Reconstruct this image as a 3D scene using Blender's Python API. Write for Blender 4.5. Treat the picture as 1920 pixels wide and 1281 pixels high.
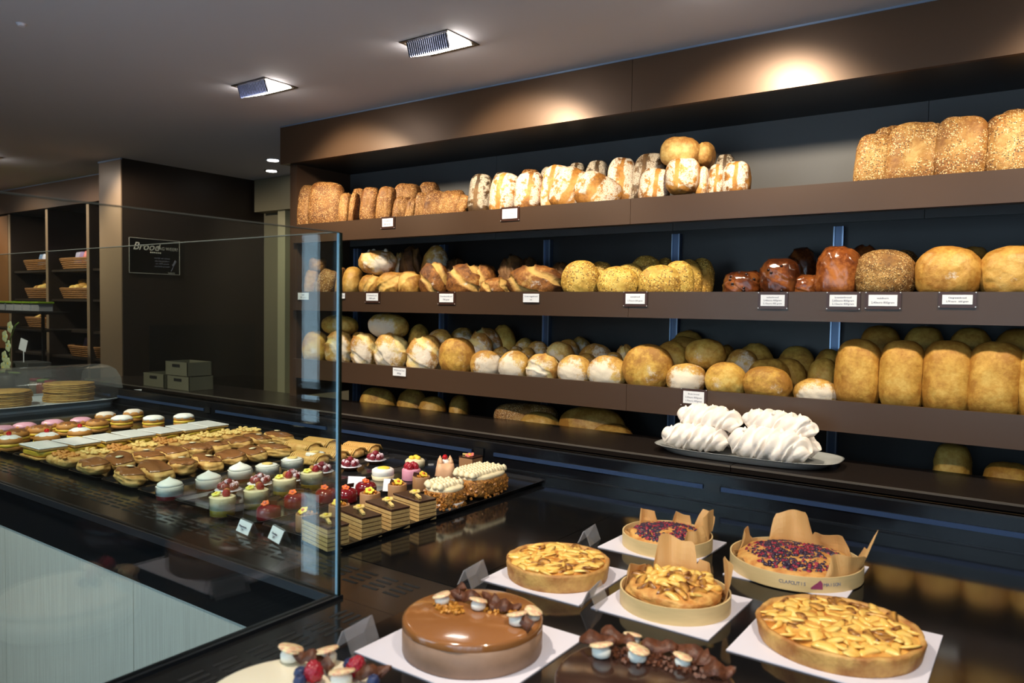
import bpy, math, random
import numpy as np
from mathutils import Vector, Matrix
for o in list(bpy.data.objects): bpy.data.objects.remove(o)
S = bpy.context.scene; C = S.collection
PI = math.pi
rnd = random.Random(7)

# ---------------------------------------------------------------- camera, world, lights, exposure
FPX, YAW, PITCH, ROLL = 1418.51, .614098509, -.0440926319, .01543929
def axes():
    cy, sy = math.cos(YAW), math.sin(YAW)
    f = np.array([-sy, cy, 0.]); r = np.array([cy, sy, 0.]); u = np.array([0, 0, 1.])
    cp, sp = math.cos(PITCH), math.sin(PITCH); f, u = f*cp+u*sp, u*cp-f*sp
    cr, sr = math.cos(ROLL), math.sin(ROLL); r, u = r*cr+u*sr, u*cr-r*sr
    return r, u, f
CR, CU, CF = axes(); CO = np.array([0, 0, 1.5])
cam = bpy.data.cameras.new('camera'); camo = bpy.data.objects.new('camera', cam); C.objects.link(camo)
M = Matrix.Identity(4)
for i in range(3):
    M[i][0], M[i][1], M[i][2], M[i][3] = CR[i], CU[i], -CF[i], CO[i]
camo.matrix_world = M
cam.sensor_width = 36; cam.lens = FPX*36/1920; cam.clip_start = .05; cam.clip_end = 60
cam.dof.use_dof = True; cam.dof.focus_distance = 2.9; cam.dof.aperture_fstop = 5.0
S.camera = camo
def G(px, py, z):                                   # a pixel of the photograph measured onto the level z
    d = CF+CR*(px-960)/FPX-CU*(py-640.5)/FPX
    return CO+d*(z-CO[2])/d[2]
def W(px, py, y):                                   # the same onto a plane parallel to the bread wall
    d = CF+CR*(px-960)/FPX-CU*(py-640.5)/FPX
    return CO+d*(y-CO[1])/d[1]

S.view_settings.view_transform = 'Standard'; S.view_settings.look = 'None'
S.view_settings.gamma = 1; S.view_settings.use_curve_mapping = False
S.view_settings.exposure = 0.0
S.cycles.use_denoising = True
S.cycles.max_bounces = 8; S.cycles.transparent_max_bounces = 24
S.cycles.glossy_bounces = 5; S.cycles.diffuse_bounces = 4; S.cycles.transmission_bounces = 6
S.cycles.sample_clamp_indirect = 6
S.cycles.caustics_reflective = False; S.cycles.caustics_refractive = False
wd = bpy.data.worlds.new('daylight'); S.world = wd; wd.use_nodes = True
bg = wd.node_tree.nodes['Background']; bg.inputs[0].default_value = (.50, .72, 1.0, 1); bg.inputs[1].default_value = 2.2

CEIL = 2.62
WARM = (1.0, .86, .64)
def lamp(kind, loc, aim, energy, color, **k):
    l = bpy.data.lights.new('lamp_light', kind); l.energy = energy; l.color = color
    for a, b in k.items(): setattr(l, a, b)
    o = bpy.data.objects.new('lamp_light', l); C.objects.link(o); o.location = loc
    o.rotation_euler = (Vector(aim)-Vector(loc)).to_track_quat('-Z', 'Y').to_euler()
    return o
# accent lamps in the ceiling washing the bread wall (one per fixture), and a second row over the display counter
WALL_LAMPS = [-9.3, -8.05, -6.87, -5.69, -3.33, -2.15, -.97, .21, 1.39]
DISP_LAMPS = [-4.5, -3.3, -2.15, -1.0, .2]
for x in WALL_LAMPS:
    lamp('SPOT', (x, 2.52, CEIL-.055), (x, 3.22, 1.80), 78, WARM, spot_size=math.radians(98), spot_blend=.6, shadow_soft_size=.045)
for x in DISP_LAMPS:
    lamp('SPOT', (x, .55, CEIL-.055), (x-.05, 1.45, .92), (155 if x < -2 else 84), (1.0, .88, .72), spot_size=math.radians(84), spot_blend=.6, shadow_soft_size=.05)
# daylight coming in through the shop front behind the camera
lamp('AREA', (-2.25, -.62, 1.2), (-2.25, 2, 1.1), 42, (.68, .82, 1.0), shape='RECTANGLE', size=2.1, size_y=2.3)
lamp('AREA', (.2, -.62, 1.55), (.2, 2, 1.2), 20, (.70, .84, 1.0), shape='RECTANGLE', size=2.2, size_y=1.7)

# ---------------------------------------------------------------- helpers
class MB:
    def __init__(s): s.v = []; s.f = []; s.m = []; s.s = []
    def add(s, vs, fs, m=0, sm=False):
        b = len(s.v); s.v += [tuple(map(float, p)) for p in vs]
        s.f += [tuple(b+i for i in f) for f in fs]; s.m += [m]*len(fs); s.s += [sm]*len(fs); return s
    def box(s, x0, y0, z0, x1, y1, z1, m=0):
        x0, x1 = sorted((x0, x1)); y0, y1 = sorted((y0, y1)); z0, z1 = sorted((z0, z1))
        return s.add([(x0,y0,z0),(x1,y0,z0),(x1,y1,z0),(x0,y1,z0),(x0,y0,z1),(x1,y0,z1),(x1,y1,z1),(x0,y1,z1)],
                     [(3,2,1,0),(4,5,6,7),(0,1,5,4),(1,2,6,5),(2,3,7,6),(3,0,4,7)], m)
    def obox(s, c, sz, rz=0, m=0, rx=0, ry=0):
        R = Matrix.Rotation(rz,3,'Z')@Matrix.Rotation(ry,3,'Y')@Matrix.Rotation(rx,3,'X'); c = Vector(c); h = Vector(sz)/2
        vs = [c+R@Vector((a*h.x,b*h.y,d*h.z)) for d in (-1,1) for a,b in ((-1,-1),(1,-1),(1,1),(-1,1))]
        return s.add(vs, [(3,2,1,0),(4,5,6,7),(0,1,5,4),(1,2,6,5),(2,3,7,6),(3,0,4,7)], m)
    def lathe(s, prof, n=32, c=(0,0,0), sx=1, sy=1, m=0, sm=True, caps=True, wob=None, rz=0):
        vs = []
        for (r, z) in prof:
            for i in range(n):
                a = 2*PI*i/n; k = wob(a, r, z) if wob else 1
                x, y = r*k*sx*math.cos(a), r*k*sy*math.sin(a)
                vs.append((c[0]+x*math.cos(rz)-y*math.sin(rz), c[1]+x*math.sin(rz)+y*math.cos(rz), c[2]+z))
        fs = [(j*n+i, j*n+(i+1)%n, (j+1)*n+(i+1)%n, (j+1)*n+i) for j in range(len(prof)-1) for i in range(n)]
        s.add(vs, fs, m, sm)
        if caps:
            b = len(s.v)-len(vs)
            if prof[0][0] > 1e-5: s.f.append(tuple(b+i for i in reversed(range(n)))); s.m.append(m); s.s.append(False)
            if prof[-1][0] > 1e-5: s.f.append(tuple(b+(len(prof)-1)*n+i for i in range(n))); s.m.append(m); s.s.append(False)
        return s
    def tube(s, pts, r, n=8, m=0, caps=True):
        pts = [Vector(p) for p in pts]; vs = []
        rr = r if isinstance(r, (list, tuple)) else [r]*len(pts)
        up = Vector((0,0,1)); prev = None
        for i, p in enumerate(pts):
            t = (pts[min(i+1,len(pts)-1)]-pts[max(i-1,0)]).normalized()
            a = prev if prev is not None else (up.cross(t) if abs(t.z) < .9 else Vector((1,0,0)).cross(t))
            a = (a-t*a.dot(t)).normalized(); prev = a; b = t.cross(a)
            vs += [p+(a*math.cos(2*PI*k/n)+b*math.sin(2*PI*k/n))*rr[i] for k in range(n)]
        fs = [(j*n+i, j*n+(i+1)%n, (j+1)*n+(i+1)%n, (j+1)*n+i) for j in range(len(pts)-1) for i in range(n)]
        if caps: fs += [tuple(reversed(range(n))), tuple((len(pts)-1)*n+i for i in range(n))]
        return s.add(vs, fs, m, True)
    def poly(s, pts, z0, z1, m=0):                   # upright prism on an outline
        n = len(pts)
        vs = [(x, y, z0) for x, y in pts]+[(x, y, z1) for x, y in pts]
        return s.add(vs, [tuple(reversed(range(n))), tuple(range(n, 2*n))]+[(i, (i+1)%n, n+(i+1)%n, n+i) for i in range(n)], m)
    def blob(s, c, rad, m=0, n=8, seed=0, amp=0., p=2., rz=0):
        v, f, _ = sup(n, p, rad, seed, amp)
        cz, sz = math.cos(rz), math.sin(rz)
        v = np.stack([v[:,0]*cz-v[:,1]*sz, v[:,0]*sz+v[:,1]*cz, v[:,2]], 1)
        return s.add(v+np.array(c), f, m, True)
    def mesh(s, name, mats):
        me = bpy.data.meshes.new(name); me.from_pydata(s.v, [], s.f)
        for mt in (mats if isinstance(mats, (list, tuple)) else [mats]): me.materials.append(mt)
        me.polygons.foreach_set('material_index', s.m); me.polygons.foreach_set('use_smooth', s.s)
        me.update(); return me
    def build(s, name, mats, parent=None, loc=None, rz=0, bevel=0):
        return obj(name, s.mesh(name, mats), parent, loc, rz, bevel)
def obj(name, me, parent=None, loc=None, rz=0, bevel=0):
    o = bpy.data.objects.new(name, me); C.objects.link(o)
    if parent: o.parent = parent
    if loc is not None: o.location = loc
    if rz: o.rotation_euler.z = rz
    if bevel:
        b = o.modifiers.new('bevel', 'BEVEL'); b.width = bevel; b.segments = 2; b.limit_method = 'ANGLE'; b.angle_limit = .7
    return o
def tag(o, label, cat, group=None, kind=None):
    o['label'] = label; o['category'] = cat
    if group: o['group'] = group
    if kind: o['kind'] = kind
    return o
def thing(name, label, cat, loc=(0,0,0), rz=0, group=None):
    o = bpy.data.objects.new(name, None); C.objects.link(o); o.empty_display_size = .02
    o.location = loc; o.rotation_euler.z = rz
    return tag(o, label, cat, group)
def struct(o): o['kind'] = 'structure'; return o
def dup(root, loc=None, rz=None, label=None, group=None, scale=None):
    r = root.copy(); C.objects.link(r)
    if loc is not None: r.location = loc
    if rz is not None: r.rotation_euler.z = rz
    if scale is not None: r.scale = (scale,)*3
    if label: r['label'] = label
    if group: r['group'] = group
    for ch in list(root.children):
        c = ch.copy(); C.objects.link(c); c.parent = r
        for g in list(ch.children):
            d = g.copy(); C.objects.link(d); d.parent = c
    return r

# cube-sphere directions and smooth pseudo-noise, for everything dough-like
_dc = {}
def cube_dirs(n):
    if n in _dc: return _dc[n]
    idx = {}; vs = []; fs = []
    t = [math.tan((i/n*2-1)*PI/4) for i in range(n+1)]
    def vid(p):
        k = tuple(round(c, 6) for c in p)
        if k not in idx: idx[k] = len(vs); vs.append(p)
        return idx[k]
    for ax in range(3):
        for sg in (-1, 1):
            for i in range(n):
                for j in range(n):
                    q = []
                    for a, b in ((i,j),(i+1,j),(i+1,j+1),(i,j+1)):
                        p = [0,0,0]; p[ax] = float(sg); p[(ax+1)%3] = t[a]; p[(ax+2)%3] = t[b]; q.append(vid(tuple(p)))
                    fs.append(tuple(q) if sg > 0 else tuple(reversed(q)))
    v = np.array(vs); v /= np.linalg.norm(v, axis=1)[:,None]
    _dc[n] = (v, fs); return _dc[n]
def sn(p, seed, freq, oct=3):
    r = np.random.RandomState(seed); o = np.zeros(len(p)); a = 1.; tot = 0
    for _ in range(oct):
        for _ in range(5):
            k = r.randn(3); k /= np.linalg.norm(k); o += a*np.sin(p@k*freq*r.uniform(.7, 1.4)+r.uniform(0, 7))/5
        tot += a; a *= .5; freq *= 2.1
    return o/tot*2
def sup(n, p, rad, seed=0, amp=0., freq=2.2):
    d, f = cube_dirs(n)
    if isinstance(p, (tuple, list)):
        px, py, pz = p
        r = np.ones(len(d))
        for _ in range(12):   # solve for mixed exponents
            g = (np.abs(d[:,0]*r)**px+np.abs(d[:,1]*r)**py+np.abs(d[:,2]*r)**pz)
            r = r/np.maximum(g, 1e-9)**(1/((px+py+pz)/3))
    else:
        r = (np.abs(d)**p).sum(1)**(-1/p)
    u = d*r[:,None]
    k = 1+(amp*sn(d, seed, freq) if amp else 0)
    v = u*np.array(rad)*(k[:,None] if amp else 1)
    return v, f, u

# ---------------------------------------------------------------- materials
def mat(name):
    m = bpy.data.materials.new(name); m.use_nodes = True; nt = m.node_tree
    return m, nt, nt.nodes['Principled BSDF']
def nd(nt, t, **k):
    n = nt.nodes.new(t)
    for a, b in k.items(): setattr(n, a, b)
    return n
def rgba(c): return (c[0], c[1], c[2], 1)
def hx(h):                                           # sRGB 0..255 -> linear
    return tuple(((c/255)/12.92 if c/255 <= .04045 else ((c/255+.055)/1.055)**2.4) for c in h)
def plain(name, col, rough=.5, metal=0, spec=.5, noise=0, scale=30, bump=0, bscale=200, sss=0, coat=0, col2=None, stretch=None):
    m, nt, b = mat(name); b.inputs['Roughness'].default_value = rough; b.inputs['Metallic'].default_value = metal
    b.inputs['Specular IOR Level'].default_value = spec; b.inputs['Coat Weight'].default_value = coat
    b.inputs['Base Color'].default_value = rgba(col)
    tc = nd(nt, 'ShaderNodeTexCoord'); vec = tc.outputs['Object']
    if stretch:
        mp = nd(nt, 'ShaderNodeMapping'); mp.inputs['Scale'].default_value = stretch; nt.links.new(vec, mp.inputs[0]); vec = mp.outputs[0]
    if noise or col2:
        n = nd(nt, 'ShaderNodeTexNoise'); n.inputs['Scale'].default_value = scale; n.inputs['Detail'].default_value = 5
        nt.links.new(vec, n.inputs['Vector'])
        r = nd(nt, 'ShaderNodeValToRGB'); c2 = col2 or tuple(c*(1-noise) for c in col)
        r.color_ramp.elements[0].position = .35; r.color_ramp.elements[1].position = .65
        r.color_ramp.elements[0].color = rgba(c2); r.color_ramp.elements[1].color = rgba(col)
        nt.links.new(n.outputs['Fac'], r.inputs[0]); nt.links.new(r.outputs[0], b.inputs['Base Color'])
    if bump:
        n = nd(nt, 'ShaderNodeTexNoise'); n.inputs['Scale'].default_value = bscale; n.inputs['Detail'].default_value = 6
        nt.links.new(vec, n.inputs['Vector'])
        bp = nd(nt, 'ShaderNodeBump'); bp.inputs['Strength'].default_value = bump; bp.inputs['Distance'].default_value = .004
        nt.links.new(n.outputs['Fac'], bp.inputs['Height']); nt.links.new(bp.outputs[0], b.inputs['Normal'])
    if sss:
        b.inputs['Subsurface Weight'].default_value = sss; b.inputs['Subsurface Radius'].default_value = (.01, .006, .004)
    return m
def emit(name, col, s):
    m, nt, b = mat(name); b.inputs['Emission Color'].default_value = rgba(col); b.inputs['Emission Strength'].default_value = s
    b.inputs['Base Color'].default_value = rgba(col); return m
def mathn(nt, op, a, b=None, c=None, clamp=False):
    n = nd(nt, 'ShaderNodeMath', operation=op); n.use_clamp = clamp
    for i, x in enumerate((a, b, c)):
        if x is None: continue
        if isinstance(x, (int, float)): n.inputs[i].default_value = x
        else: nt.links.new(x, n.inputs[i])
    return n.outputs[0]
def glassy(name, tint=(.95, .98, .97), ior=1.5, milky=0):
    m = bpy.data.materials.new(name); m.use_nodes = True; nt = m.node_tree; nt.nodes.clear()
    o = nd(nt, 'ShaderNodeOutputMaterial'); mx = nd(nt, 'ShaderNodeMixShader'); ge = nd(nt, 'ShaderNodeNewGeometry')
    dp = nd(nt, 'ShaderNodeVectorMath', operation='DOT_PRODUCT'); nt.links.new(ge.outputs['Incoming'], dp.inputs[0]); nt.links.new(ge.outputs['Normal'], dp.inputs[1])
    f0 = ((ior-1)/(ior+1))**2                        # Schlick, the same on both faces of the thin sheet
    fr = nd(nt, 'ShaderNodeMath', operation='ADD'); fr.use_clamp = True; fr.inputs[1].default_value = f0
    nt.links.new(mathn(nt, 'MULTIPLY', mathn(nt, 'POWER', mathn(nt, 'SUBTRACT', 1.0, mathn(nt, 'ABSOLUTE', dp.outputs['Value'])), 5.0), 1-f0), fr.inputs[0])
    tr = nd(nt, 'ShaderNodeBsdfTransparent'); tr.inputs[0].default_value = rgba(tint)
    gl = nd(nt, 'ShaderNodeBsdfGlossy'); gl.inputs['Roughness'].default_value = 0.0 if not milky else .08
    nt.links.new(fr.outputs[0], mx.inputs[0]); nt.links.new(tr.outputs[0], mx.inputs[1]); nt.links.new(gl.outputs[0], mx.inputs[2])
    out = mx.outputs[0]
    if milky:
        df = nd(nt, 'ShaderNodeBsdfDiffuse'); df.inputs[0].default_value = (.8, .8, .82, 1)
        m2 = nd(nt, 'ShaderNodeMixShader'); m2.inputs[0].default_value = milky
        nt.links.new(out, m2.inputs[1]); nt.links.new(df.outputs[0], m2.inputs[2]); out = m2.outputs[0]
    nt.links.new(out, o.inputs[0]); return m

def mixc(nt, f, a, b):
    n = nd(nt, 'ShaderNodeMix', data_type='RGBA')
    for i, x in ((0, f), (6, a), (7, b)):
        if isinstance(x, (int, float)): n.inputs[i].default_value = x
        elif isinstance(x, tuple): n.inputs[i].default_value = rgba(x)
        else: nt.links.new(x, n.inputs[i])
    return n.outputs[2]
def sstep(nt, x, lo, hi):
    n = nd(nt, 'ShaderNodeMapRange', interpolation_type='SMOOTHSTEP'); nt.links.new(x, n.inputs[0])
    n.inputs[1].default_value = lo; n.inputs[2].default_value = hi; return n.outputs[0]
def bread(name, pale, mid, dark, flour=0, stripes=0, seeds=0, gloss=.55, spec=.3, crackle=0, seedcol=None, flourcol=(.80,.76,.68), bump=.35):
    """crust: pale where the dough opened, darker to the rim; flour patches and seeds as they lie on it"""
    pale, mid, dark = [(c[0]*.95, min(1, c[1]*1.03), c[2]*.88) for c in (pale, mid, dark)]
    m, nt, b = mat(name); L = nt.links.new
    tc = nd(nt, 'ShaderNodeTexCoord'); oi = nd(nt, 'ShaderNodeObjectInfo')
    at = nd(nt, 'ShaderNodeAttribute', attribute_name='unit'); sx = nd(nt, 'ShaderNodeSeparateXYZ'); L(at.outputs['Vector'], sx.inputs[0])
    off = nd(nt, 'ShaderNodeVectorMath', operation='SCALE'); off.inputs[0].default_value = (7, 3, 5); L(oi.outputs['Random'], off.inputs['Scale'])
    ad = nd(nt, 'ShaderNodeVectorMath', operation='ADD'); L(tc.outputs['Object'], ad.inputs[0]); L(off.outputs[0], ad.inputs[1]); V = ad.outputs[0]
    def noise(s, d=4, r=.55):
        n = nd(nt, 'ShaderNodeTexNoise'); n.inputs['Scale'].default_value = s; n.inputs['Detail'].default_value = d; n.inputs['Roughness'].default_value = r
        L(V, n.inputs['Vector']); return n.outputs['Fac']
    big = noise(14, 3); fine = noise(70, 5, .65)
    rim = mathn(nt, 'POWER', mathn(nt, 'ADD', mathn(nt, 'POWER', sx.outputs[0], 2.), mathn(nt, 'POWER', sx.outputs[2], 2.)), .5)
    t = mathn(nt, 'ADD', mathn(nt, 'MULTIPLY', big, 1.1), mathn(nt, 'MULTIPLY', rim, .35))
    t = mathn(nt, 'ADD', t, mathn(nt, 'MULTIPLY', mathn(nt, 'SUBTRACT', fine, .5), .7))
    t = mathn(nt, 'ADD', t, mathn(nt, 'MULTIPLY', mathn(nt, 'SUBTRACT', oi.outputs['Random'], .5), .25))
    r = nd(nt, 'ShaderNodeValToRGB'); e = r.color_ramp.elements; e[0].position = .42; e[1].position = 1.0
    e[0].color = rgba(pale); e[1].color = rgba(dark); k = e.new(.70); k.color = rgba(mid); L(t, r.inputs[0]); col = r.outputs[0]
    h = fine
    if crackle:
        cr = nd(nt, 'ShaderNodeAttribute', attribute_name='crack'); col = mixc(nt, mathn(nt, 'MULTIPLY', cr.outputs['Fac'], crackle, clamp=True), col, tuple(min(1, c*1.12) for c in pale))
    if flour:
        cx = mathn(nt, 'MULTIPLY', mathn(nt, 'SUBTRACT', oi.outputs['Random'], .5), .9)
        dx = mathn(nt, 'POWER', mathn(nt, 'SUBTRACT', sx.outputs[0], cx), 2.); dz = mathn(nt, 'POWER', mathn(nt, 'ADD', sx.outputs[2], .18), 2.)
        dist = mathn(nt, 'POWER', mathn(nt, 'ADD', dx, dz), .5)
        x = mathn(nt, 'ADD', mathn(nt, 'SUBTRACT', flour, dist), mathn(nt, 'MULTIPLY', mathn(nt, 'SUBTRACT', noise(26, 5), .5), 2.0))
        x = mathn(nt, 'ADD', x, mathn(nt, 'MULTIPLY', mathn(nt, 'SUBTRACT', noise(150, 3), .5), .8))
        col = mixc(nt, mathn(nt, 'MULTIPLY', sstep(nt, x, -.05, .5), .85), col, flourcol)
    if stripes:
        wv = mathn(nt, 'ADD', sx.outputs[0], mathn(nt, 'MULTIPLY', mathn(nt, 'SUBTRACT', noise(9, 2), .5), .6))
        cen = mathn(nt, 'MULTIPLY', mathn(nt, 'SUBTRACT', oi.outputs['Random'], .5), .5)
        bd = mathn(nt, 'ABSOLUTE', mathn(nt, 'SUBTRACT', wv, cen))
        keep = sstep(nt, bd, .12, .20)
        bot = sstep(nt, mathn(nt, 'ADD', sx.outputs[2], mathn(nt, 'MULTIPLY', noise(18, 3), 1.3)), .0, .14)
        brk = sstep(nt, noise(30, 5, .65), .40, .50); side = sstep(nt, mathn(nt, 'ADD', mathn(nt, 'ABSOLUTE', sx.outputs[0]), mathn(nt, 'MULTIPLY', sx.outputs[1], .9)), .75, .25)
        dust = sstep(nt, noise(220, 4), .28, .58)
        f = mathn(nt, 'MULTIPLY', mathn(nt, 'MULTIPLY', keep, bot), mathn(nt, 'MULTIPLY', brk, dust))
        f = mathn(nt, 'MULTIPLY', f, mathn(nt, 'MULTIPLY', side, stripes)); col = mixc(nt, f, col, flourcol)
    if seeds:
        vo = nd(nt, 'ShaderNodeTexVoronoi'); vo.inputs['Scale'].default_value = seeds; L(V, vo.inputs['Vector'])
        sc = nd(nt, 'ShaderNodeSeparateColor'); L(vo.outputs['Color'], sc.inputs[0])
        pick = nd(nt, 'ShaderNodeValToRGB'); e = pick.color_ramp.elements; pick.color_ramp.interpolation = 'CONSTANT'
        a, c_, d_ = seedcol or (hx((226, 196, 148)), hx((168, 120, 70)), hx((70, 48, 34)))
        e[0].color = rgba(a); e[1].position = .72; e[1].color = rgba(d_); q = e.new(.4); q.color = rgba(c_)
        L(sc.outputs[0], pick.inputs[0])
        inn = mathn(nt, 'LESS_THAN', vo.outputs['Distance'], .46)
        cov = mathn(nt, 'MULTIPLY', inn, sstep(nt, noise(11, 2), .34, .46)); cov = mathn(nt, 'MULTIPLY', cov, mathn(nt, 'GREATER_THAN', sc.outputs[1], .22))
        col = mixc(nt, cov, col, pick.outputs[0])
        h = mathn(nt, 'ADD', fine, mathn(nt, 'MULTIPLY', cov, .9))
    L(col, b.inputs['Base Color'])
    bp = nd(nt, 'ShaderNodeBump'); bp.inputs['Strength'].default_value = bump; bp.inputs['Distance'].default_value = .006
    L(h, bp.inputs['Height']); L(bp.outputs[0], b.inputs['Normal'])
    b.inputs['Roughness'].default_value = gloss; b.inputs['Specular IOR Level'].default_value = spec
    return m

lam = plain('brown_metallic_laminate', hx((84, 62, 45)), .38, 0.4, .5, bump=.02, bscale=900)
lam_lip = plain('brown_laminate', hx((76, 56, 42)), .36, .15, .5, bump=.02, bscale=900)
lam_edge = plain('laminate_joint', hx((150, 135, 120)), .4)
col_lam = plain('taupe_laminate', hx((140, 118, 98)), .35, .2)
backp = plain('dark_grey_back_panel', hx((92, 90, 90)), .5, 0, .3)
blackb = plain('black_board', hx((22, 20, 20)), .4)
darkwall = plain('dark_brown_wall', hx((40, 30, 24)), .45)
olive = plain('olive_plaster', hx((128, 120, 98)), .8)
ceil_m = plain('ceiling_plaster', hx((200, 197, 203)), .85, bump=.05, bscale=60)
floor_m = plain('grey_floor', hx((120, 118, 112)), .5, noise=.2, scale=8)
wall_m = plain('grey_wall', hx((120, 112, 104)), .8)
gloss_black = plain('black_gloss_top', (.005, .0053, .006), .09, 0, .36)
deck_black = plain('black_deck', (.009, .009, .009), .16, 0, .5)
slot_m = plain('vent_slot_dark', (.001, .001, .001), .8)
satin = plain('dark_satin_metal', hx((46, 48, 52)), .3, .6)
ledge_m = plain('dark_brown_worktop', hx((34, 28, 25)), .22, 0, .5, bump=.02, bscale=700)
drawer_m = plain('black_drawer_front', hx((15, 16, 20)), .18)
rail_m = plain('daylight_tinted_aluminium', hx((44, 62, 94)), .45, .3)  # blue of the reflected daylight is put into the aluminium colour
steel = plain('steel_upright', hx((88, 104, 132)), .35, .6)
steel_l = plain('bright_steel_edge', hx((150, 168, 196)), .3, .7)
alu = plain('brushed_tray_steel', hx((206, 208, 206)), .26, .45)
woodwhite = plain('pale_grained_laminate', hx((160, 162, 152)), .45, noise=.22, scale=16, stretch=(14, 14, .25))
glass_m = glassy('clear_glass', (.93, .965, .955))
glass_edge = plain('glass_edge', hx((196, 226, 244)), .25, 0, .5)
glass_edge_d = plain('glass_edge_grey', hx((96, 94, 84)), .35)
acryl = glassy('acrylic', (.93, .93, .94), 1.45, milky=.12)
dome_m = glassy('clear_plastic_dome', (.9, .92, .92), 1.45, milky=.05)
white_card = plain('white_board', hx((222, 217, 226)), .6, 0, .3)
paper_w = plain('white_ticket', hx((235, 236, 240)), .6)
ink = plain('grey_ink', hx((120, 120, 138)), .7)
ink_d = plain('dark_ink', hx((60, 58, 90)), .7)
frame_b = plain('brown_ticket_frame', hx((62, 38, 30)), .35)
clip_m = plain('ticket_clip', hx((200, 195, 190)), .3, .3)
black_pl = plain('black_plastic_tray', (.012, .012, .013), .14)
# ---------------------------------------------------------------- the room
struct(MB().box(-10.2,-.75,-.1,2.1,4.7,0).build('floor', floor_m))
struct(MB().box(-10.2,-.75,CEIL,2.1,4.7,CEIL+.1).build('ceiling', ceil_m))
struct(MB().box(-10.2,4.40,0,2.1,4.55,CEIL).build('wall_back', olive))
struct(MB().box(-10.2,-.75,0,-10.05,4.7,CEIL).build('wall_left', wall_m))
struct(MB().box(1.95,-.75,0,2.1,4.7,CEIL).build('wall_right', wall_m))
wf = MB(); wins = [(-3.14,-2.88,.06,2.35), (-2.62,-1.35,.06,2.35), (-.9,1.3,.72,2.35)]  # wider openings added clear of the glass reflection, for more daylight
xs = -10.05
for a, b, z0, z1 in wins:
    wf.box(xs,-.55,0,a,-.45,CEIL); wf.box(a,-.55,z1,b,-.45,CEIL); wf.box(a,-.55,0,b,-.45,z0); xs = b
wf.box(xs,-.55,0,1.95,-.45,CEIL); struct(wf.build('wall_front', wall_m))
for i, (a, b, z0, z1) in enumerate(wins):
    w = struct(MB().box(a,-.505,z0,b,-.497,z1).build('window_%d' % (i+1), glass_m))
    f = MB(); t = .035
    f.box(a,-.53,z0,a+t,-.47,z1); f.box(b-t,-.53,z0,b,-.47,z1); f.box(a,-.53,z1-t,b,-.47,z1); f.box(a,-.53,z0,b,-.47,z0+t)
    f.box(a,-.53,.98,b,-.47,1.02); f.build('window_frame', satin, w)
    n = int((b-a)/.14)
    for k in range(n):
        if k % 3 == 1: continue
        MB().obox((a+.08+k*.14,-.462,(z0+z1)/2),(.05,.003,z1-z0-.1),.5).build('blind_slat', woodwhite, w)
struct(MB().box(-6.26,3.09,0,-5.915,4.40,CEIL).build('wall_pier', darkwall))
MB().box(-6.255,3.082,0,-5.918,3.09,CEIL-.012).build('pier_cladding', col_lam, bpy.data.objects['wall_pier'])
MB().box(-6.262,3.078,CEIL-.012,-5.912,3.09,CEIL).build('shadow_gap_trim', steel_l, bpy.data.objects['wall_pier'])
MB().box(-5.916,3.30,.15,-5.911,4.30,1.32).build('wall_panel', blackb, bpy.data.objects['wall_pier'])
# lintel and door jamb in the passage behind
struct(MB().box(-5.88,4.27,2.33,-3.99,4.40,CEIL).build('trim_1', olive))
struct(MB().box(-5.60,4.31,0,-5.50,4.40,2.33).build('trim_2', plain('pale_jamb', hx((176,170,140)), .7)))

# ---------------------------------------------------------------- bread shelving
YF = 3.10; XL, XR = -3.99, 1.55; XI = -3.88
ST = {1: 2.000, 2: 1.582, 3: 1.162}; SBT = {1: 1.886, 2: 1.466, 3: 1.042}
sh = thing('bread_shelving', 'long brown wall shelving unit with four tiers of bread loaves', 'shelving', (0,0,0))
MB().box(XL+.045,YF+.03,.92,XI,3.60,2.383).build('side_panel', lam_lip, sh)
JX = -1.545
for a, b in ((XL, JX-.001), (JX+.001, XR)):
    MB().box(a,YF-.012,2.383,b,YF+.012,CEIL-.008).build('fascia_panel', lam, sh)
MB().box(XL,YF-.016,CEIL-.008,XR,YF+.012,CEIL).build('ceiling_strip', steel_l, sh)
MB().box(XL+.01,YF+.012,2.383,XR,3.60,2.41).build('top_board', blackb, sh)
MB().box(XL,YF+.013,2.41,XL+.02,3.60,CEIL-.01).build('top_side_panel', darkwall, sh)
bp_x = [XI, -2.65, -1.545, -.43, .7, XR]
for a, b in zip(bp_x, bp_x[1:]):
    MB().box(a+.001,3.575,1.90,b-.001,3.595,2.383).build('back_panel', backp, sh)
MB().box(XI,3.575,.60,XR,3.595,1.899).build('lower_back_panel', plain('dark_back_panel', hx((26,22,21)), .45), sh)
for k in (1, 2, 3):
    for a, b in ((XI, JX-.001), (JX+.001, XR)):
        MB().box(a,YF,SBT[k],b,YF+.018,ST[k]).build('shelf_lip', lam_lip, sh)
    MB().box(XI,YF+.018,ST[k]-.056,XR,3.575,ST[k]-.042).build('shelf_board', plain('grey_shelf_board', hx((96,100,104)), .4) if k == 1 else bpy.data.materials['grey_shelf_board'], sh)
    MB().box(XI,YF+.03,SBT[k],XR,YF+.05,ST[k]-.057).build('lip_batten', darkwall, sh)
for i in range(7):
    x = -3.785+i*.757
    u = MB().box(x-.020,3.545,.62,x+.020,3.574,1.88).build('upright', steel, sh)
    for s in (-1, 1): MB().box(x+s*.018-.003,3.538,.62,x+s*.018+.003,3.545,1.88).build('upright_edge', steel_l, u)
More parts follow.
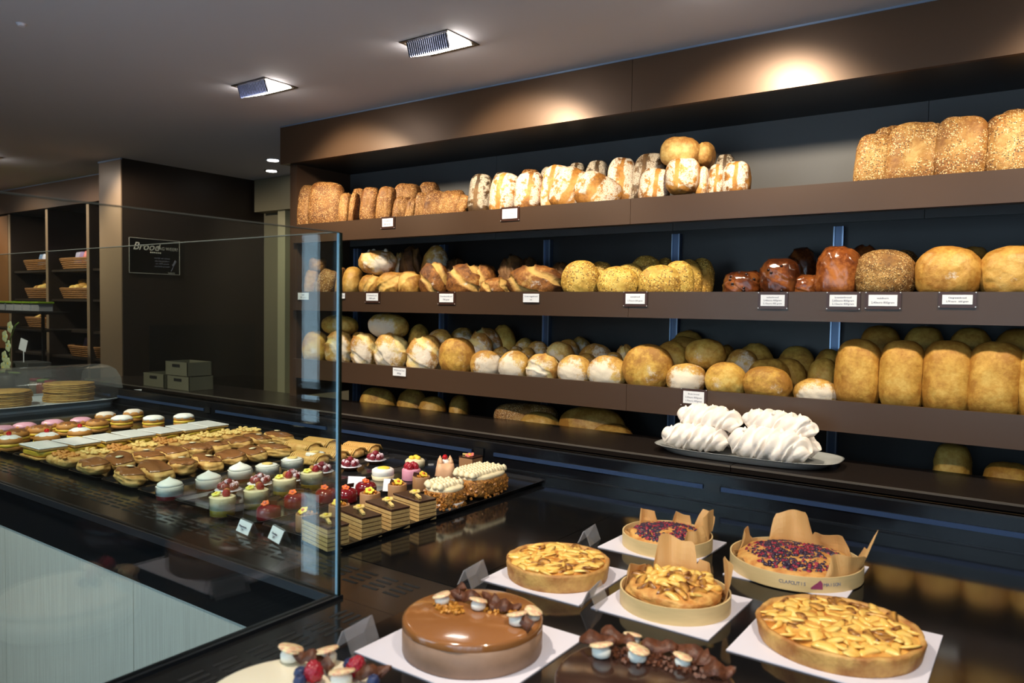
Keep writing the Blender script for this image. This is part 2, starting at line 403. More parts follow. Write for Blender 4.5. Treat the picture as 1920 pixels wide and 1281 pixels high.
# ---- the low bench in front, its worktop and drawers
bc = thing('back_counter', 'long low dark work counter running below the bread shelves', 'counter', (0,0,0))
jx = [-5.9, -4.35, -2.652, -.95, .75, XR]
for a, b in zip(jx, jx[1:]):
    wk = MB().box(a+.0015,2.79,.895,b-.0015,3.20,.92).build('worktop', ledge_m, bc)
    MB().box(a+.0015,2.787,.913,b-.0015,2.79,.9205).build('worktop_edge', plain('worktop_edge_strip', hx((120,112,104)), .25, .4) if a < -5 else bpy.data.materials['worktop_edge_strip'], wk)
MB().box(-5.9,3.19,.78,XR,3.20,.894).build('bin_front', blackb, bc)
MB().box(-5.9,3.19,.765,XR,3.574,.78).build('bin_floor', blackb, bc)
MB().box(-5.9,2.86,.02,XR,3.18,.89).build('carcass', blackb, bc)
dx = [(-5.3,-4.33),(-4.25,-3.30),(-3.20,-2.20),(-2.07,-1.06),(-.99,.04),(.11,1.1)]
for a, b in dx:
    d = MB().box(a,2.835,.60,b,2.86,.80).build('drawer_front', drawer_m, bc)
    MB().box(a,2.826,.815,b,2.86,.838).build('grip_rail', satin, d)
    MB().box(a,2.815,.842,b,2.86,.892).build('upper_front', drawer_m, d)
    MB().box(a,2.835,.30,b,2.86,.596).build('drawer_front', drawer_m, bc)
    MB().box(a+.96,2.822,.812,a+1.02,2.84,.838).build('drawer_latch', black_pl, d)

# ---------------------------------------------------------------- display counter (L shaped)
GX, GY, ZC = -1.130, 1.008, .92
YB = 2.205
dc = thing('display_counter', 'black gloss display counter holding trays of pastries and cakes', 'counter', (0,0,0))
# worktop plates with fine joints between
for a, b in ((-5.75,-4.2),(-4.2,-2.6),(-2.6,-.98)):
    MB().box(a+.0008,1.20,ZC-.012,b-.0008,YB,ZC).build('top_plate', gloss_black, dc)
MB().box(-.9792,.2,ZC-.012,.62,YB,ZC).build('top_plate', gloss_black, dc)
MB().box(.6208,.2,ZC-.012,1.6,YB,ZC).build('top_plate', gloss_black, dc)
MB().box(-5.75,YB,ZC-.03,1.6,YB+.018,1.012).build('rear_upstand', drawer_m, dc)
MB().box(-5.75,YB-.002,1.006,1.6,YB+.022,1.012).build('upstand_cap', blackb, dc)
for a, b in ((-5.2,-4.36),(-4.28,-3.44),(-3.34,-2.53),(-2.50,-1.727),(-1.626,-.834),(-.777,.015),(.07,.86)):
    MB().box(a,YB-.006,.960,b,YB,.973).build('grip_rail', rail_m, dc); MB().box(b+.012,YB-.007,.953,b+.055,YB,.982).build('door_latch', black_pl, dc)
MB().box(-5.75,YB-.003,ZC+.0002,1.6,YB,ZC+.004).build('rear_seal', satin, dc)
# vent decks: one strip behind the front glass, one behind the return glass
v = MB(); v.box(-5.75,GY+.012,ZC-.014,-.981,1.1985,ZC-.001)
fr = v.build('vent_deck', deck_black, dc)
v = MB(); v.box(GX-.008,.2,ZC-.014,-.981,GY+.011,ZC-.001); lr = v.build('vent_deck', deck_black, dc)
sm = MB()
x = -5.7
while x < -1.06:
    for j in range(4): sm.box(x,1.088+j*.020,ZC-.0012,x+.042,1.096+j*.020,ZC-.0004)
    x += .060
s = sm.build('vent_slots', slot_m, fr); s['kind'] = 'stuff'
sm = MB(); y = .22
while y < .98:
    for j in range(4): sm.box(-1.072+j*.018,y,ZC-.0012,-1.065+j*.018,y+.042,ZC-.0004)
    y += .060
s = sm.build('vent_slots', slot_m, lr); s['kind'] = 'stuff'
# carcass, dark apron and pale grained front towards the customers
MB().box(-5.75,GY+.02,.05,1.6,YB,ZC-.03).build('carcass', blackb, dc)
MB().box(GX+.0,.2,.05,1.6,GY+.02,ZC-.03).build('carcass', blackb, dc)
MB().box(-5.75,GY+.004,.785,GX-.008,GY+.02,ZC-.012).build('apron', gloss_black, dc)
MB().box(GX-.006,.2,.785,GX+.0,GY+.02,ZC-.012).build('apron', gloss_black, dc)
for i in range(6):
    a = -5.75+i*.77; MB().box(a+.001,GY+.006,.08,min(a+.769,GX-.008),GY+.02,.784).build('front_panel', woodwhite, dc)
MB().box(GX-.008,.2,.08,GX+.0,GY+.02,.784).build('front_panel', woodwhite, dc)
# glass channel
ch = satin
MB().box(-5.75,GY-.008,ZC-.012,GX-.010,GY+.012,ZC+.006).build('glass_channel', ch, dc)
MB().box(GX-.010,.2,ZC-.012,GX+.010,GY+.012,ZC+.006).build('glass_channel', ch, dc)
GT = 1.641
def glass_panel(x0, y0, x1, y1, z0, z1, label, edge):
    t = thing('glass_panel', label, 'glass panel', ((x0+x1)/2, (y0+y1)/2, z0))
    cx, cy = (x0+x1)/2, (y0+y1)/2; hx_, hy_ = abs(x1-x0)/2, abs(y1-y0)/2
    MB().box(-hx_,-hy_,0,hx_,hy_,z1-z0).build('pane', glass_m, t)
    e = MB(); e.box(-hx_,-hy_,z1-z0,hx_,hy_,z1-z0+.0015).build('top_edge', glass_edge_d, t)
    if edge:
        for (ex, ey) in edge: MB().box(ex-.0015,ey-hy_ if hx_>hy_ else ey-.0015,0,ex+.0015 if hx_>hy_ else ex+hx_,ey+hy_ if hx_>hy_ else ey+.0015,z1-z0).build('side_edge', glass_edge, t)
    return t
glass_panel(-2.965,GY-.004,GX-.006,GY+.004,ZC+.006,GT,'tall clear glass front pane of pastry display nearest the corner',None)
glass_panel(-4.8,GY-.004,-2.969,GY+.004,ZC+.006,GT,'clear glass front pane of pastry display far from the corner',None)
t = glass_panel(GX-.004,-.30,GX+.004,GY+.004,ZC+.006,GT,'clear return glass pane between customers and the cake counter',None)
hl = (GY+.004+.30)/2
MB().box(-.0045,hl,0,.0045,hl+.0035,GT-ZC-.006).build('side_edge', glass_edge, t)
MB().box(.0046,hl-.003,0,.0075,hl+.0035,GT-ZC-.006).build('corner_seal', plain('green_black_seal', hx((10,26,18)), .3), t)
MB().box(-.0045,-hl-.0035,0,.0045,-hl,GT-ZC-.006).build('side_edge', glass_edge, t)

# ---------------------------------------------------------------- ceiling lamps
flip = plain('reflector_fins', hx((168,174,196)), .22, .9)
led = emit('lamp_glow', (1, .93, .84), 22)
def ceiling_lamp(x, y, label, ry=0):
    t = thing('ceiling_lamp', label, 'lamp', (x, y, CEIL), ry, 'recessed rectangular ceiling lamps')
    f = MB(); a, b, w = .135, .105, .014
    f.box(-a,-b,-.004,a,-b+w,0); f.box(-a,b-w,-.004,a,b,0); f.box(-a,-b+w,-.004,-a+w,b-w,0); f.box(a-w,-b+w,-.004,a,b-w,0)
    f.build('trim_frame', plain('lamp_trim', hx((84,74,62)), .35, .5) if 'lamp_trim' not in bpy.data.materials else bpy.data.materials['lamp_trim'], t)
    MB().box(-a+w,-b+w,-.0008,a-w,b-w,0).build('recess', blackb, t)
    h = MB(); n = 20                                   # ribbed reflector housing, swung down towards the wall
    for i in range(n):
        x0 = -.112+i*.0112
        h.add([(x0,-.085,-.002),(x0+.0078,-.085,-.002),(x0+.0078,-.066,-.058),(x0,-.066,-.058),(x0,-.078,-.002),(x0+.0078,-.078,-.002),(x0+.0078,-.058,-.058),(x0,-.058,-.058)],
              [(0,1,2,3),(7,6,5,4),(0,3,7,4),(1,5,6,2),(3,2,6,7)])
    h.build('reflector_rib', flip, t)
    MB().add([(-.112,-.058,-.0560),(.112,-.058,-.0560),(.112,.080,-.006),(-.112,.080,-.006),(-.112,-.058,-.050),(.112,-.058,-.050),(.112,.080,-.0030),(-.112,.080,-.0030)],
             [(3,2,1,0),(4,5,6,7),(0,1,5,4),(1,2,6,5),(2,3,7,6),(3,0,4,7)]).build('lamp_glass', led, t)
    return t
names = {-2.15:'largest recessed ceiling lamp nearest the middle of the fascia', -3.33:'second recessed ceiling lamp left of the largest one', -6.87:'small far recessed ceiling lamp over the gift shelves at left'}
for x in WALL_LAMPS:
    if x in (-5.69,): continue
    ceiling_lamp(x, 2.48, names.get(x) or {-9.3:'farthest recessed ceiling lamp, beyond the left edge of view',-8.05:'far recessed ceiling lamp, next but one left of the pier',-.97:'recessed ceiling lamp just above the top edge of view',.21:'recessed ceiling lamp over the right part of the shelves',1.39:'recessed ceiling lamp nearest the right wall'}[x])
ceiling_lamp(-5.69, 2.48, 'far recessed ceiling lamp lighting the brown pier') if False else None
for i, (px, py) in enumerate(((512,300),(509,320))):
    p = G(px, py, CEIL)
    t = thing('downlight', ['round white ceiling downlight nearer of the pair behind the pier', 'round white ceiling downlight farther of the pair, dark ring'][i], 'lamp', (p[0],p[1],CEIL))
    MB().lathe([(.058,-.004),(.058,0)],24).build('ring', satin if i else steel_l, t)
    MB().lathe([(.042,-.007),(.042,-.0045)],24).build('lamp_glass', emit('downlight_glow', (1,.95,.88), 14) if not i else bpy.data.materials['downlight_glow'], t)
lamp('SPOT', (-5.1,3.9,CEIL-.02), (-5.1,3.9,0), 12, WARM, spot_size=2.2, spot_blend=.7, shadow_soft_size=.05)
p = G(40,44,CEIL); o = MB().lathe([(.012,-.012),(.018,-.004),(.02,0)],12).build('ceiling_sensor', white_card, loc=(p[0],p[1],CEIL)); tag(o,'tiny white ceiling knob near the top left corner','fitting')

# ---------------------------------------------------------------- writing
def text(body, size, mt, parent, loc, rot, name='lettering', align='CENTER', shear=0, ext=.0003, bold=0):
    c = bpy.data.curves.new(name, 'FONT'); c.body = body; c.size = size; c.align_x = align; c.align_y = 'CENTER'
    c.extrude = ext; c.shear = shear; c.materials.append(mt); c.offset = bold; c.resolution_u = 3
    tmp = bpy.data.objects.new(name, c); me = bpy.data.meshes.new_from_object(tmp); bpy.data.objects.remove(tmp)
    o = bpy.data.objects.new(name, me); C.objects.link(o); o.parent = parent; o.location = loc; o.rotation_euler = rot
    return o
UP = (PI/2, 0, 0)                                    # faces the customers (-y)
TK = [ # px x0,y0,x1,y1 of the white card, lines, frame, label
 (718,410,738,425,['Waldkorn','800 gram'],1,'small white price card under brown seeded loaves, left on top shelf'),
 (943,392,971,410,['Boerenbrood','2,20euro 800gram','1,90euro 400gram'],1,'white price card under floured loaves, right on the top shelf'),
 (560,549,580,562,['Spelt','500 gram'],0,'leftmost white price card on the second shelf, seen through glass'),
 (640,550,648,560,['Gerst'],0,'narrow price card half hidden by the glass edge'),
 (688,550,710,564,['Croissantbrood','100% spelt'],1,'white price card under oval slashed loaves on second shelf'),
 (825,551,851,567,['Zuurdesembrood','750 gram'],1,'white price card under round sourdough loaves'),
 (982,551,1012,567,['Grote roggebrood','wit'],0,'white price card under large dark rustic loaf'),
 (1174,551,1210,570,['zonnebrood','2,75euro 600 gram'],1,'white price card under yellow seeded round loaves'),
 (1427,553,1472,574,['suikerbrood','2,40euro 400gram','2,10euro 400 gram'],1,'brown framed price card under glossy raisin bread'),
 (1556,553,1607,575,['krentenbrood','2,60euro 800gram','2,10euro 400gram'],1,'brown framed price card under glossy slashed loaf'),
 (1629,553,1683,574,['waldkorn','2,40euro 800gram'],1,'brown framed price card under dark seeded round loaf'),
 (1767,553,1824,571,['Oergranenbrood','2,70 euro   600 gram'],1,'brown framed card reading Oergranenbrood, furthest right on second shelf'),
 (738,690,762,705,['Witbrood bol','800gr'],0,'left white price card on the third shelf lip'),
 (1282,734,1321,757,['Bruin brood','2,20euro 800gram','1,90euro 400gram'],1,'white price card on third shelf lip behind the meringues'),
]
for x0, y0, x1, y1, lines, fr_, label in TK:
    k = 1 if y0 < 500 else (2 if y0 < 640 else 3)
    a = W(x0,(y0+y1)/2,YF); b = W(x1,(y0+y1)/2,YF); cx = (a[0]+b[0])/2; w = b[0]-a[0]
    zt = W((x0+x1)/2,y0,YF)[2]; zb = W((x0+x1)/2,y1,YF)[2]; h = zt-zb; cz = (zt+zb)/2
    t = thing('price_card', label, 'price card', (cx, YF, cz), 0, 'price cards on the shelf lips')
    if fr_: 
        MB().box(-w/2-.012,-.0045,-h/2-.012,w/2+.012,-.0005,h/2+.010).build('frame', frame_b, t)
        for sx_ in (-1,1):
            for sz_ in (-1,1): MB().box(sx_*(w/2+.0095)-.002,-.0062,sz_*(h/2+.0085)-.002,sx_*(w/2+.0095)+.002,-.0045,sz_*(h/2+.0085)+.002).build('clip', clip_m, t)
    MB().box(-w/2,-.0062,-h/2,w/2,-.0046,h/2).build('card', paper_w, t)
    n = len(lines); mx = max(len(s_) for s_ in lines); sz = min(h/(n+.9)*.95, w/mx*1.75)
    for i, s_ in enumerate(lines):
        text(s_, sz, ink_d if 'Oer' in label else ink, t, (0,-.0064,(n-1)/2*h/(n+.6)-i*h/(n+.6)), UP)
# poster on the dark pier wall
t = thing('poster', 'black wall poster with thin frame reading Brood in script', 'poster', (-5.911,3.35,1.87))
MB().box(0,-.213,-.138,.004,.213,.142).build('board', plain('poster_black', hx((10,9,9)), .3), t)
f = MB()
for a in ((-.213,-.138,.213,-.135),(-.213,.139,.213,.142),(-.213,-.138,-.210,.142),(.210,-.138,.213,.142)): f.box(.004,a[0],a[1],.006,a[2],a[3])
pk = plain('chalk_grey', hx((190,186,180)), .7); f.build('frame', pk, t)
RX = (PI/2, 0, PI/2)
text('Brood', .085, pk, t, (.0045,-.075,.075), RX, shear=.35, bold=.0008)
text('MAG WEER!', .036, pk, t, (.0045,.10,.068), RX)
for i in range(6): MB().blob((.0055,-.035+i*.016,.032),(.003,.007,.006),n=4).build('bread_drawing', pk, t)
for i, s_ in enumerate(['heerlijk vers brood', 'elke dag gebakken', 'van 100% granen', 'met liefde gemaakt']): text(s_, .017, ink, t, (.0045,.06,-.01-i*.022), RX)
MB().obox((.0055,.165,-.045),(.002,.016,.05),0,rx=-.5).build('wheat_drawing', ink, t)
MB().obox((.0055,.15,-.085),(.002,.004,.06),0,rx=-.5).build('wheat_stalk_drawing', ink, t)
text('bakkerij', .018, pk, t, (.0045,.14,-.125), RX)
# ---------------------------------------------------------------- bread
BM = {
 'seed':  bread('crust_brown_seeded', hx((172,120,70)), hx((138,88,46)), hx((96,54,26)), seeds=260, bump=.5, seedcol=(hx((225,180,118)),hx((190,130,68)),hx((120,72,34)))),
 'flour': bread('crust_floured_striped', hx((205,150,88)), hx((184,120,56)), hx((120,72,34)), stripes=.9, bump=.25, flourcol=hx((232,220,200))),
 'flourdark': bread('crust_dark_floured', hx((120,84,52)), hx((84,58,38)), hx((52,38,28)), stripes=.7, bump=.25, flourcol=hx((206,192,170))),
 'endface': bread('crust_pale_end', hx((206,176,122)), hx((184,142,88)), hx((140,92,48)), bump=.4),
 'bigseed': bread('crust_many_seeds', hx((192,150,98)), hx((166,116,64)), hx((128,80,40)), seeds=210, bump=.55),
 'boule': bread('crust_floured_round', hx((226,192,130)), hx((206,158,86)), hx((168,116,56)), flour=1.0, bump=.3, flourcol=hx((226,216,200))),
 'boulegold': bread('crust_golden_round', hx((224,186,112)), hx((206,156,76)), hx((160,108,50)), flour=.18, bump=.3, flourcol=hx((222,210,190))),
 'torn': bread('crust_torn_floured', hx((232,204,150)), hx((208,160,92)), hx((170,112,58)), flour=.85, crackle=.8, bump=.5, flourcol=hx((230,220,206))),
 'tin': bread('crust_wheat_tin', hx((222,178,104)), hx((202,150,74)), hx((168,112,48)), bump=.3),
 'rustic': bread('crust_rustic', hx((214,168,104)), hx((160,98,46)), hx((92,50,24)), crackle=.8, flour=.12, bump=.7),
 'dark': bread('crust_dark_rustic', hx((130,88,54)), hx((98,62,36)), hx((58,38,24)), crackle=.7, bump=.6),
 'slash': bread('crust_slashed_oval', hx((222,178,112)), hx((196,142,72)), hx((150,96,44)), crackle=.6, bump=.35),
 'yseed': bread('crust_yellow_seeded', hx((222,188,112)), hx((202,160,80)), hx((166,120,54)), seeds=150, bump=.35, seedcol=(hx((236,200,110)),hx((200,150,60)),hx((104,72,40)))),
 'glaze': bread('crust_glazed_brown', hx((178,104,54)), hx((122,60,28)), hx((70,32,16)), gloss=.18, spec=.6, bump=.12, crackle=.22),
 'dseed': bread('crust_dark_seeded', hx((176,130,78)), hx((140,94,48)), hx((96,60,30)), seeds=230, bump=.7, seedcol=(hx((206,176,120)),hx((130,100,60)),hx((60,44,32)))),
 'oer': bread('crust_light_brown', hx((214,168,102)), hx((194,144,76)), hx((158,104,46)), gloss=.42, bump=.4, flour=.05),
}
KD = { # material key, depth, exponents, noise, cracks(freq, angle, depth), words
 'seed': ('seed',.105,(4,2.4,3.4),.035,None,'brown seeded tin loaf'),
 'slice': ('seed',.10,(4,3,3),.03,None,'thin brown seeded half loaf'),
 'flour': ('flour',.12,(3.2,2.2,2.8),.035,None,'white floured tin loaf'),
 'flourdark': ('flourdark',.12,(3.2,2.3,2.8),.035,None,'dark crusted loaf dusted with flour'),
 'endface': ('endface',.16,(2.6,3,2.4),.05,None,'golden loaf lying with its pale end outwards'),
 'bigseed': ('bigseed',.14,(4.2,2.8,3.6),.03,None,'large seed covered tin loaf'),
 'boule': ('boule',.125,(2.2,2.0,2.2),.055,None,'pale floured round loaf'),
 'boulegold': ('boulegold',.13,(2.2,2.0,2.2),.05,None,'golden round loaf'),
 'torn': ('torn',.13,(2.3,2,2.3),.09,(5,.9,.07),'torn crust floured round loaf'),
 'tin': ('tin',.17,(3.0,2.3,3.0),.022,None,'tall plain wheat tin loaf'),
 'rustic': ('rustic',.13,(2.2,2,2.3),.06,(6.5,.8,.09),'brown cracked sourdough loaf'),
 'dark': ('dark',.14,(2.2,2,2.3),.07,(6.5,.5,.1),'dark cracked rustic loaf'),
 'slash': ('slash',.14,(2.5,2,2.4),.05,(3.4,-.7,.07),'oval golden loaf with a curved slash'),
 'yseed': ('yseed',.10,(2.2,1.9,2.2),.035,None,'yellow seeded round loaf'),
 'glaze': ('glaze',.15,(3.2,2.2,3.2),.02,(5.0,.9,.035),'glossy dark brown glazed loaf'),
 'dseed': ('dseed',.16,(2.3,2.1,2.3),.04,None,'dark seeded round loaf'),
 'oer': ('oer',.16,(2.4,2.0,2.3),.045,None,'wide light brown round loaf'),
}
_order = ['first','second','third','fourth','fifth','sixth','seventh','eighth','ninth','tenth','eleventh','twelfth','thirteenth','fourteenth','fifteenth','sixteenth']
SHELF_WORD = {1:'top shelf', 2:'second shelf', 3:'third shelf', 4:'dark bin below shelves'}
loaves = []
def dough(kind, size, seed):
    mk, d, p, amp, crk, _ = KD[kind]
    n = 22 if crk or size[0] > .1 else 16
    v, f, u = sup(n, p, (size[0], size[1], size[2]), seed, amp, 2.3)
    r = np.random.RandomState(seed+5); ck = np.zeros(len(v))
    if crk:
        fr_, an, dep = crk; an += r.uniform(-.3,.3)
        c = u[:,0]*math.cos(an)+u[:,2]*math.sin(an)+.35*sn(u, seed+9, 1.8)
        s_ = np.sin(c*fr_+r.uniform(0,6)); ck = np.clip((s_-.45)*3, 0, 1)*(u[:,1] < .35)
        ridge = np.clip(1-np.abs(s_-.4)*4, 0, 1)*(u[:,1] < .35)
        v *= (1-dep*ck+dep*.8*ridge)[:,None]
    v += (.0018*sn(u, seed+3, 14, 2))[:,None]*u
    me = bpy.data.meshes.new('loaf'); me.from_pydata(v.tolist(), [], f)
    me.polygons.foreach_set('use_smooth', [True]*len(f))
    a = me.attributes.new('unit', 'FLOAT_VECTOR', 'POINT'); a.data.foreach_set('vector', u.astype(np.float32).ravel())
    a = me.attributes.new('crack', 'FLOAT', 'POINT'); a.data.foreach_set('value', ck.astype(np.float32))
    me.materials.append(BM[mk]); me.update(); return me
def loaf(k, kind, x0, x1, yt, yb=None, dy=0., d=None, lean=0., tilt=0., note=None, row=0):
    mk, dd, p, amp, crk, words = KD[kind]; d = d or dd
    floor_z = {1:ST[1]-.041, 2:ST[2]-.041, 3:ST[3]-.041, 4:.781}[k]
    y0 = YF+.019 if k < 4 else 3.215
    seed = int(x0*7+yt*13+k) % 90000; jit = random.Random(seed).uniform(-.10,.10)
    pm = (x0+x1)/2; yc = y0+d/2+dy; boxy = max(p[0]-2, 0)/2
    for _ in range(3):
        zt = W(pm, yt, yc)[2]; zb = floor_z if yb is None else max(W(pm, yb, yc)[2], floor_z)
        if zt-zb < .05: zb = zt-.05
        if k == 4: zb = max(zb, .781)
        ym = (yt+(yb or (640-(zb-1.5)*FPX/4)))/2
        A = W(x0, ym, yc); B = W(x1, ym, yc); hw = (B[0]-A[0])/2*1.05; cx = (A[0]+B[0])/2
        phi = math.atan2(-cx, yc); th = .62*phi+jit; de = phi-th; q = hw*math.cos(phi)
        e = d/2*abs(math.sin(de))*(1 if boxy < .3 else 1.2)
        aw = math.sqrt(max(q*q-e*e, (.6*q)**2))/math.cos(de)
        ye = math.sqrt((aw*math.sin(th))**2+(d/2*math.cos(th))**2)*(1+.10*min(boxy,1))
        yc = y0+ye+dy
    hh = (zt-zb)/2
    me = dough(kind, (aw, d/2, hh), seed)
    o = bpy.data.objects.new('bread_loaf', me); C.objects.link(o)
    o.location = (cx, yc, (zt+zb)/2); o.rotation_euler = (lean, tilt, th)
    loaves.append((o, k, kind, words, (x0+x1)/2, row, note)); return o
F = None
S1 = [ # kind, x0, x1, ytop, ybottom, dy, row, tilt
 ('seed',556,603,347,F,.02,0,.06),('seed',580,645,341,F,0,0,.05),('slice',636,660,362,F,.03,0,.06),('slice',655,673,361,F,.0,0,.08),
 ('seed',658,684,354,F,.10,0,.05),('seed',677,712,352,F,.03,0,.05),('seed',707,742,350,F,.03,0,.08),('seed',736,786,344,F,.10,0,.1),
 ('seed',738,774,369,F,.0,0,.12),('slice',762,785,372,F,-.005,0,.2),('seed',777,806,361,F,.02,0,.12),('seed',796,838,358,F,.03,0,.16),
 ('seed',822,868,360,F,.02,0,.3),('slice',856,878,366,F,-.005,0,.3),('seed',785,824,341,F,.20,1,0),('seed',838,872,356,F,.16,1,0),
 ('flourdark',879,924,325,F,0,0,.03),('flourdark',922,962,322,F,.14,1,.02),('flour',919,973,326,F,0,0,.12),('flour',965,1019,322,F,0,0,.06),
 ('seed',975,1012,317,F,.2,1,0),('flour',1015,1068,310,F,.02,0,.1),('flour',1034,1112,316,F,.01,0,.42),('flour',1078,1164,327,F,-.005,0,.5),
 ('flourdark',1010,1048,312,F,.22,1,0),('flourdark',1062,1100,305,F,.24,1,0),('flourdark',1094,1142,301,F,.15,1,.05),('flour',1139,1193,296,F,.08,0,.02),
 ('flourdark',1186,1247,287,F,.10,0,.04),('flour',1199,1256,315,F,.0,0,.1),('flour',1249,1313,297,366,-.03,0,.03),
 ('endface',1241,1313,258,314,.02,0,.2),('endface',1306,1341,268,315,.09,0,.1),('flour',1303,1330,313,F,.04,0,0),('flour',1325,1358,310,F,.04,0,.05),
 ('flour',1354,1405,303,F,.03,0,-.02),('flourdark',1338,1378,290,F,.2,1,0),
 ('bigseed',1602,1676,253,F,.02,0,.08),('bigseed',1662,1762,232,F,.0,0,.07),('bigseed',1749,1848,219,F,.0,0,.02),('bigseed',1840,1945,214,F,.02,0,.05),
 ('bigseed',1632,1700,238,F,.20,1,0),('bigseed',1735,1770,233,F,.18,1,0),('bigseed',1865,1940,208,F,.2,1,0),
]
S2 = [
 ('seed',572,600,506,F,.01,0,.05),('bigseed',595,634,505,F,.01,0,.35),('seed',581,611,483,512,.04,0,.1),('bigseed',630,648,502,F,.02,0,.1),
 ('oer',643,681,500,F,.01,0,.06),('torn',676,742,467,516,.02,0,0),('slash',674,722,515,F,0,0,0),('slash',708,768,510,F,0,0,0),('slash',747,792,510,F,.0,0,0),
 ('dark',748,794,463,F,.16,1,0),('boule',790,842,461,F,.16,1,0),('torn',738,760,476,F,.16,1,0),('rustic',787,841,493,F,0,0,0),('dark',830,880,486,F,.13,1,0),('rustic',838,906,495,F,0,0,0),
 ('rustic',882,930,494,F,.08,0,.1),('rustic',902,956,520,F,0,0,0),('dark',934,988,479,F,.12,1,0),('dark',975,1012,484,F,.2,1,0),('rustic',953,1057,497,F,0,0,0),
 ('dark',1030,1075,490,F,.13,1,0),('yseed',1053,1123,487,F,0,0,0),('yseed',1100,1150,489,F,.12,1,0),('yseed',1121,1197,500,F,0,0,0),('yseed',1150,1208,494,F,.10,1,0),
 ('yseed',1178,1240,478,F,.17,1,0),('yseed',1198,1276,497,F,0,0,0),('yseed',1243,1300,488,F,.05,0,0),('yseed',1262,1316,485,F,.12,0,0),('yseed',1290,1338,484,F,.19,0,0),
 ('yseed',1225,1265,483,F,.24,1,0),
 ('glaze',1356,1427,510,F,.0,0,0),('glaze',1392,1432,508,F,.12,1,0),('glaze',1425,1497,485,F,.0,0,.02),('glaze',1468,1500,484,F,.16,1,.0),('glaze',1476,1532,464,F,.24,1,0),
 ('glaze',1482,1540,515,F,.04,0,0),('glaze',1530,1612,463,F,.0,0,.1),('glaze',1592,1645,460,F,.17,1,0),
 ('dseed',1600,1717,468,F,0,0,0),('dseed',1665,1725,468,F,.18,1,0),('oer',1717,1840,462,F,0,0,0),('oer',1780,1860,461,F,.18,1,0),('oer',1834,1960,462,F,.02,0,.05),('oer',1890,1990,452,F,.2,1,0),
]
S3 = [
 ('boulegold',567,618,621,F,0,0,0),('torn',611,664,620,F,.0,0,0),('boulegold',605,672,591,629,.06,0,.1),('torn',659,710,624,F,.0,0,0),('torn',702,766,626,F,.0,0,0),
 ('boule',693,767,588,636,.07,0,.1),('torn',764,826,629,F,.0,0,0),('boulegold',824,890,633,F,0,0,0),('boule',882,938,657,F,0,0,0),('boule',935,992,658,F,0,0,0),
 ('torn',987,1049,664,F,0,0,0),('boule',1047,1108,666,F,0,0,0),('boule',1105,1177,667,F,0,0,.1),('boulegold',1168,1259,646,F,0,0,0),('boule',1251,1323,681,F,0,0,0),
 ('boulegold',1323,1400,680,F,0,0,0),('boulegold',1393,1484,687,F,0,0,.1),('boule',1490,1572,710,F,0,0,0),
 ('tin',1566,1653,636,F,0,0,.03),('tin',1649,1735,638,F,0,0,0),('tin',1728,1826,638,F,0,0,.02),('tin',1812,1922,641,F,0,0,.04),('tin',1906,2010,650,F,0,0,0),
 ('boulegold',655,690,622,F,.13,1,0),('boulegold',765,806,608,F,.2,1,0),('boule',798,851,617,F,.11,1,0),('boule',840,890,614,F,.24,1,0),('torn',872,925,627,F,.10,1,0),('torn',880,942,613,F,.18,1,0),
 ('boulegold',918,968,609,F,.28,1,0),('boule',920,957,651,F,.12,1,0),('boule',950,985,649,F,.20,1,0),('boule',963,1003,634,F,.3,1,0),('boule',982,1031,640,F,.20,1,0),('boule',972,1005,652,F,.11,1,0),
 ('torn',1021,1076,642,F,.12,1,0),('boule',1040,1087,637,F,.22,1,0),('boule',1066,1108,632,F,.32,1,0),('boule',1085,1149,645,F,.2,1,0),('boule',1076,1120,662,F,.11,1,0),('torn',1153,1190,645,F,.18,1,0),('boule',1130,1172,660,F,.12,1,0),
 ('boulegold',1225,1290,640,F,.12,1,0),('boulegold',1240,1320,630,F,.22,1,0),('boulegold',1255,1325,621,F,.32,1,0),('boulegold',1286,1361,635,694,.09,0,0),('boulegold',1345,1378,645,F,.27,1,0),
 ('boule',1358,1422,655,F,.12,1,0),('boulegold',1380,1450,645,F,.25,1,0),('boulegold',1400,1482,672,F,.12,1,0),('boulegold',1436,1512,670,F,.19,1,0),('boulegold',1456,1528,650,F,.30,1,0),
 ('boulegold',1515,1572,671,F,.14,1,0),('boulegold',1524,1580,655,F,.28,1,0),
 ('tin',1610,1690,610,F,.2,1,0),('tin',1690,1770,612,F,.2,1,0),('tin',1775,1860,614,F,.2,1,0),('tin',1862,1960,616,F,.2,1,0),
]
S4 = [
 ('boulegold',675,742,726,F,.0,0,0),('boulegold',745,800,728,F,.05,0,0),('oer',785,836,742,F,.0,0,0),('oer',842,880,740,F,.05,0,0),
 ('bigseed',930,1044,758,F,.0,0,0),('oer',1050,1172,762,F,.02,0,0),('oer',975,1050,772,F,-.0,0,0),('oer',1110,1185,795,F,.0,0,0),
 ('tin',1752,1822,832,F,.06,0,0),('tin',1845,1940,868,F,.0,0,0),
]
for k, tab in ((1,S1),(2,S2),(3,S3),(4,S4)):
    for kind, x0, x1, yt, yb, dy, row, tilt in tab:
        if yb is not None: loaf(k, kind, x0, x1, yt, yb, dy, row=2, lean=.05, tilt=tilt*.4)
        else: loaf(k, kind, x0, x1, yt, yb, dy, row=row, lean=-.10 if kind not in ('glaze',) else -.04, tilt=tilt)
byk = {}
for o, k, kind, words, x, row, note in loaves: byk.setdefault((k, words, row), []).append((x, o, kind))
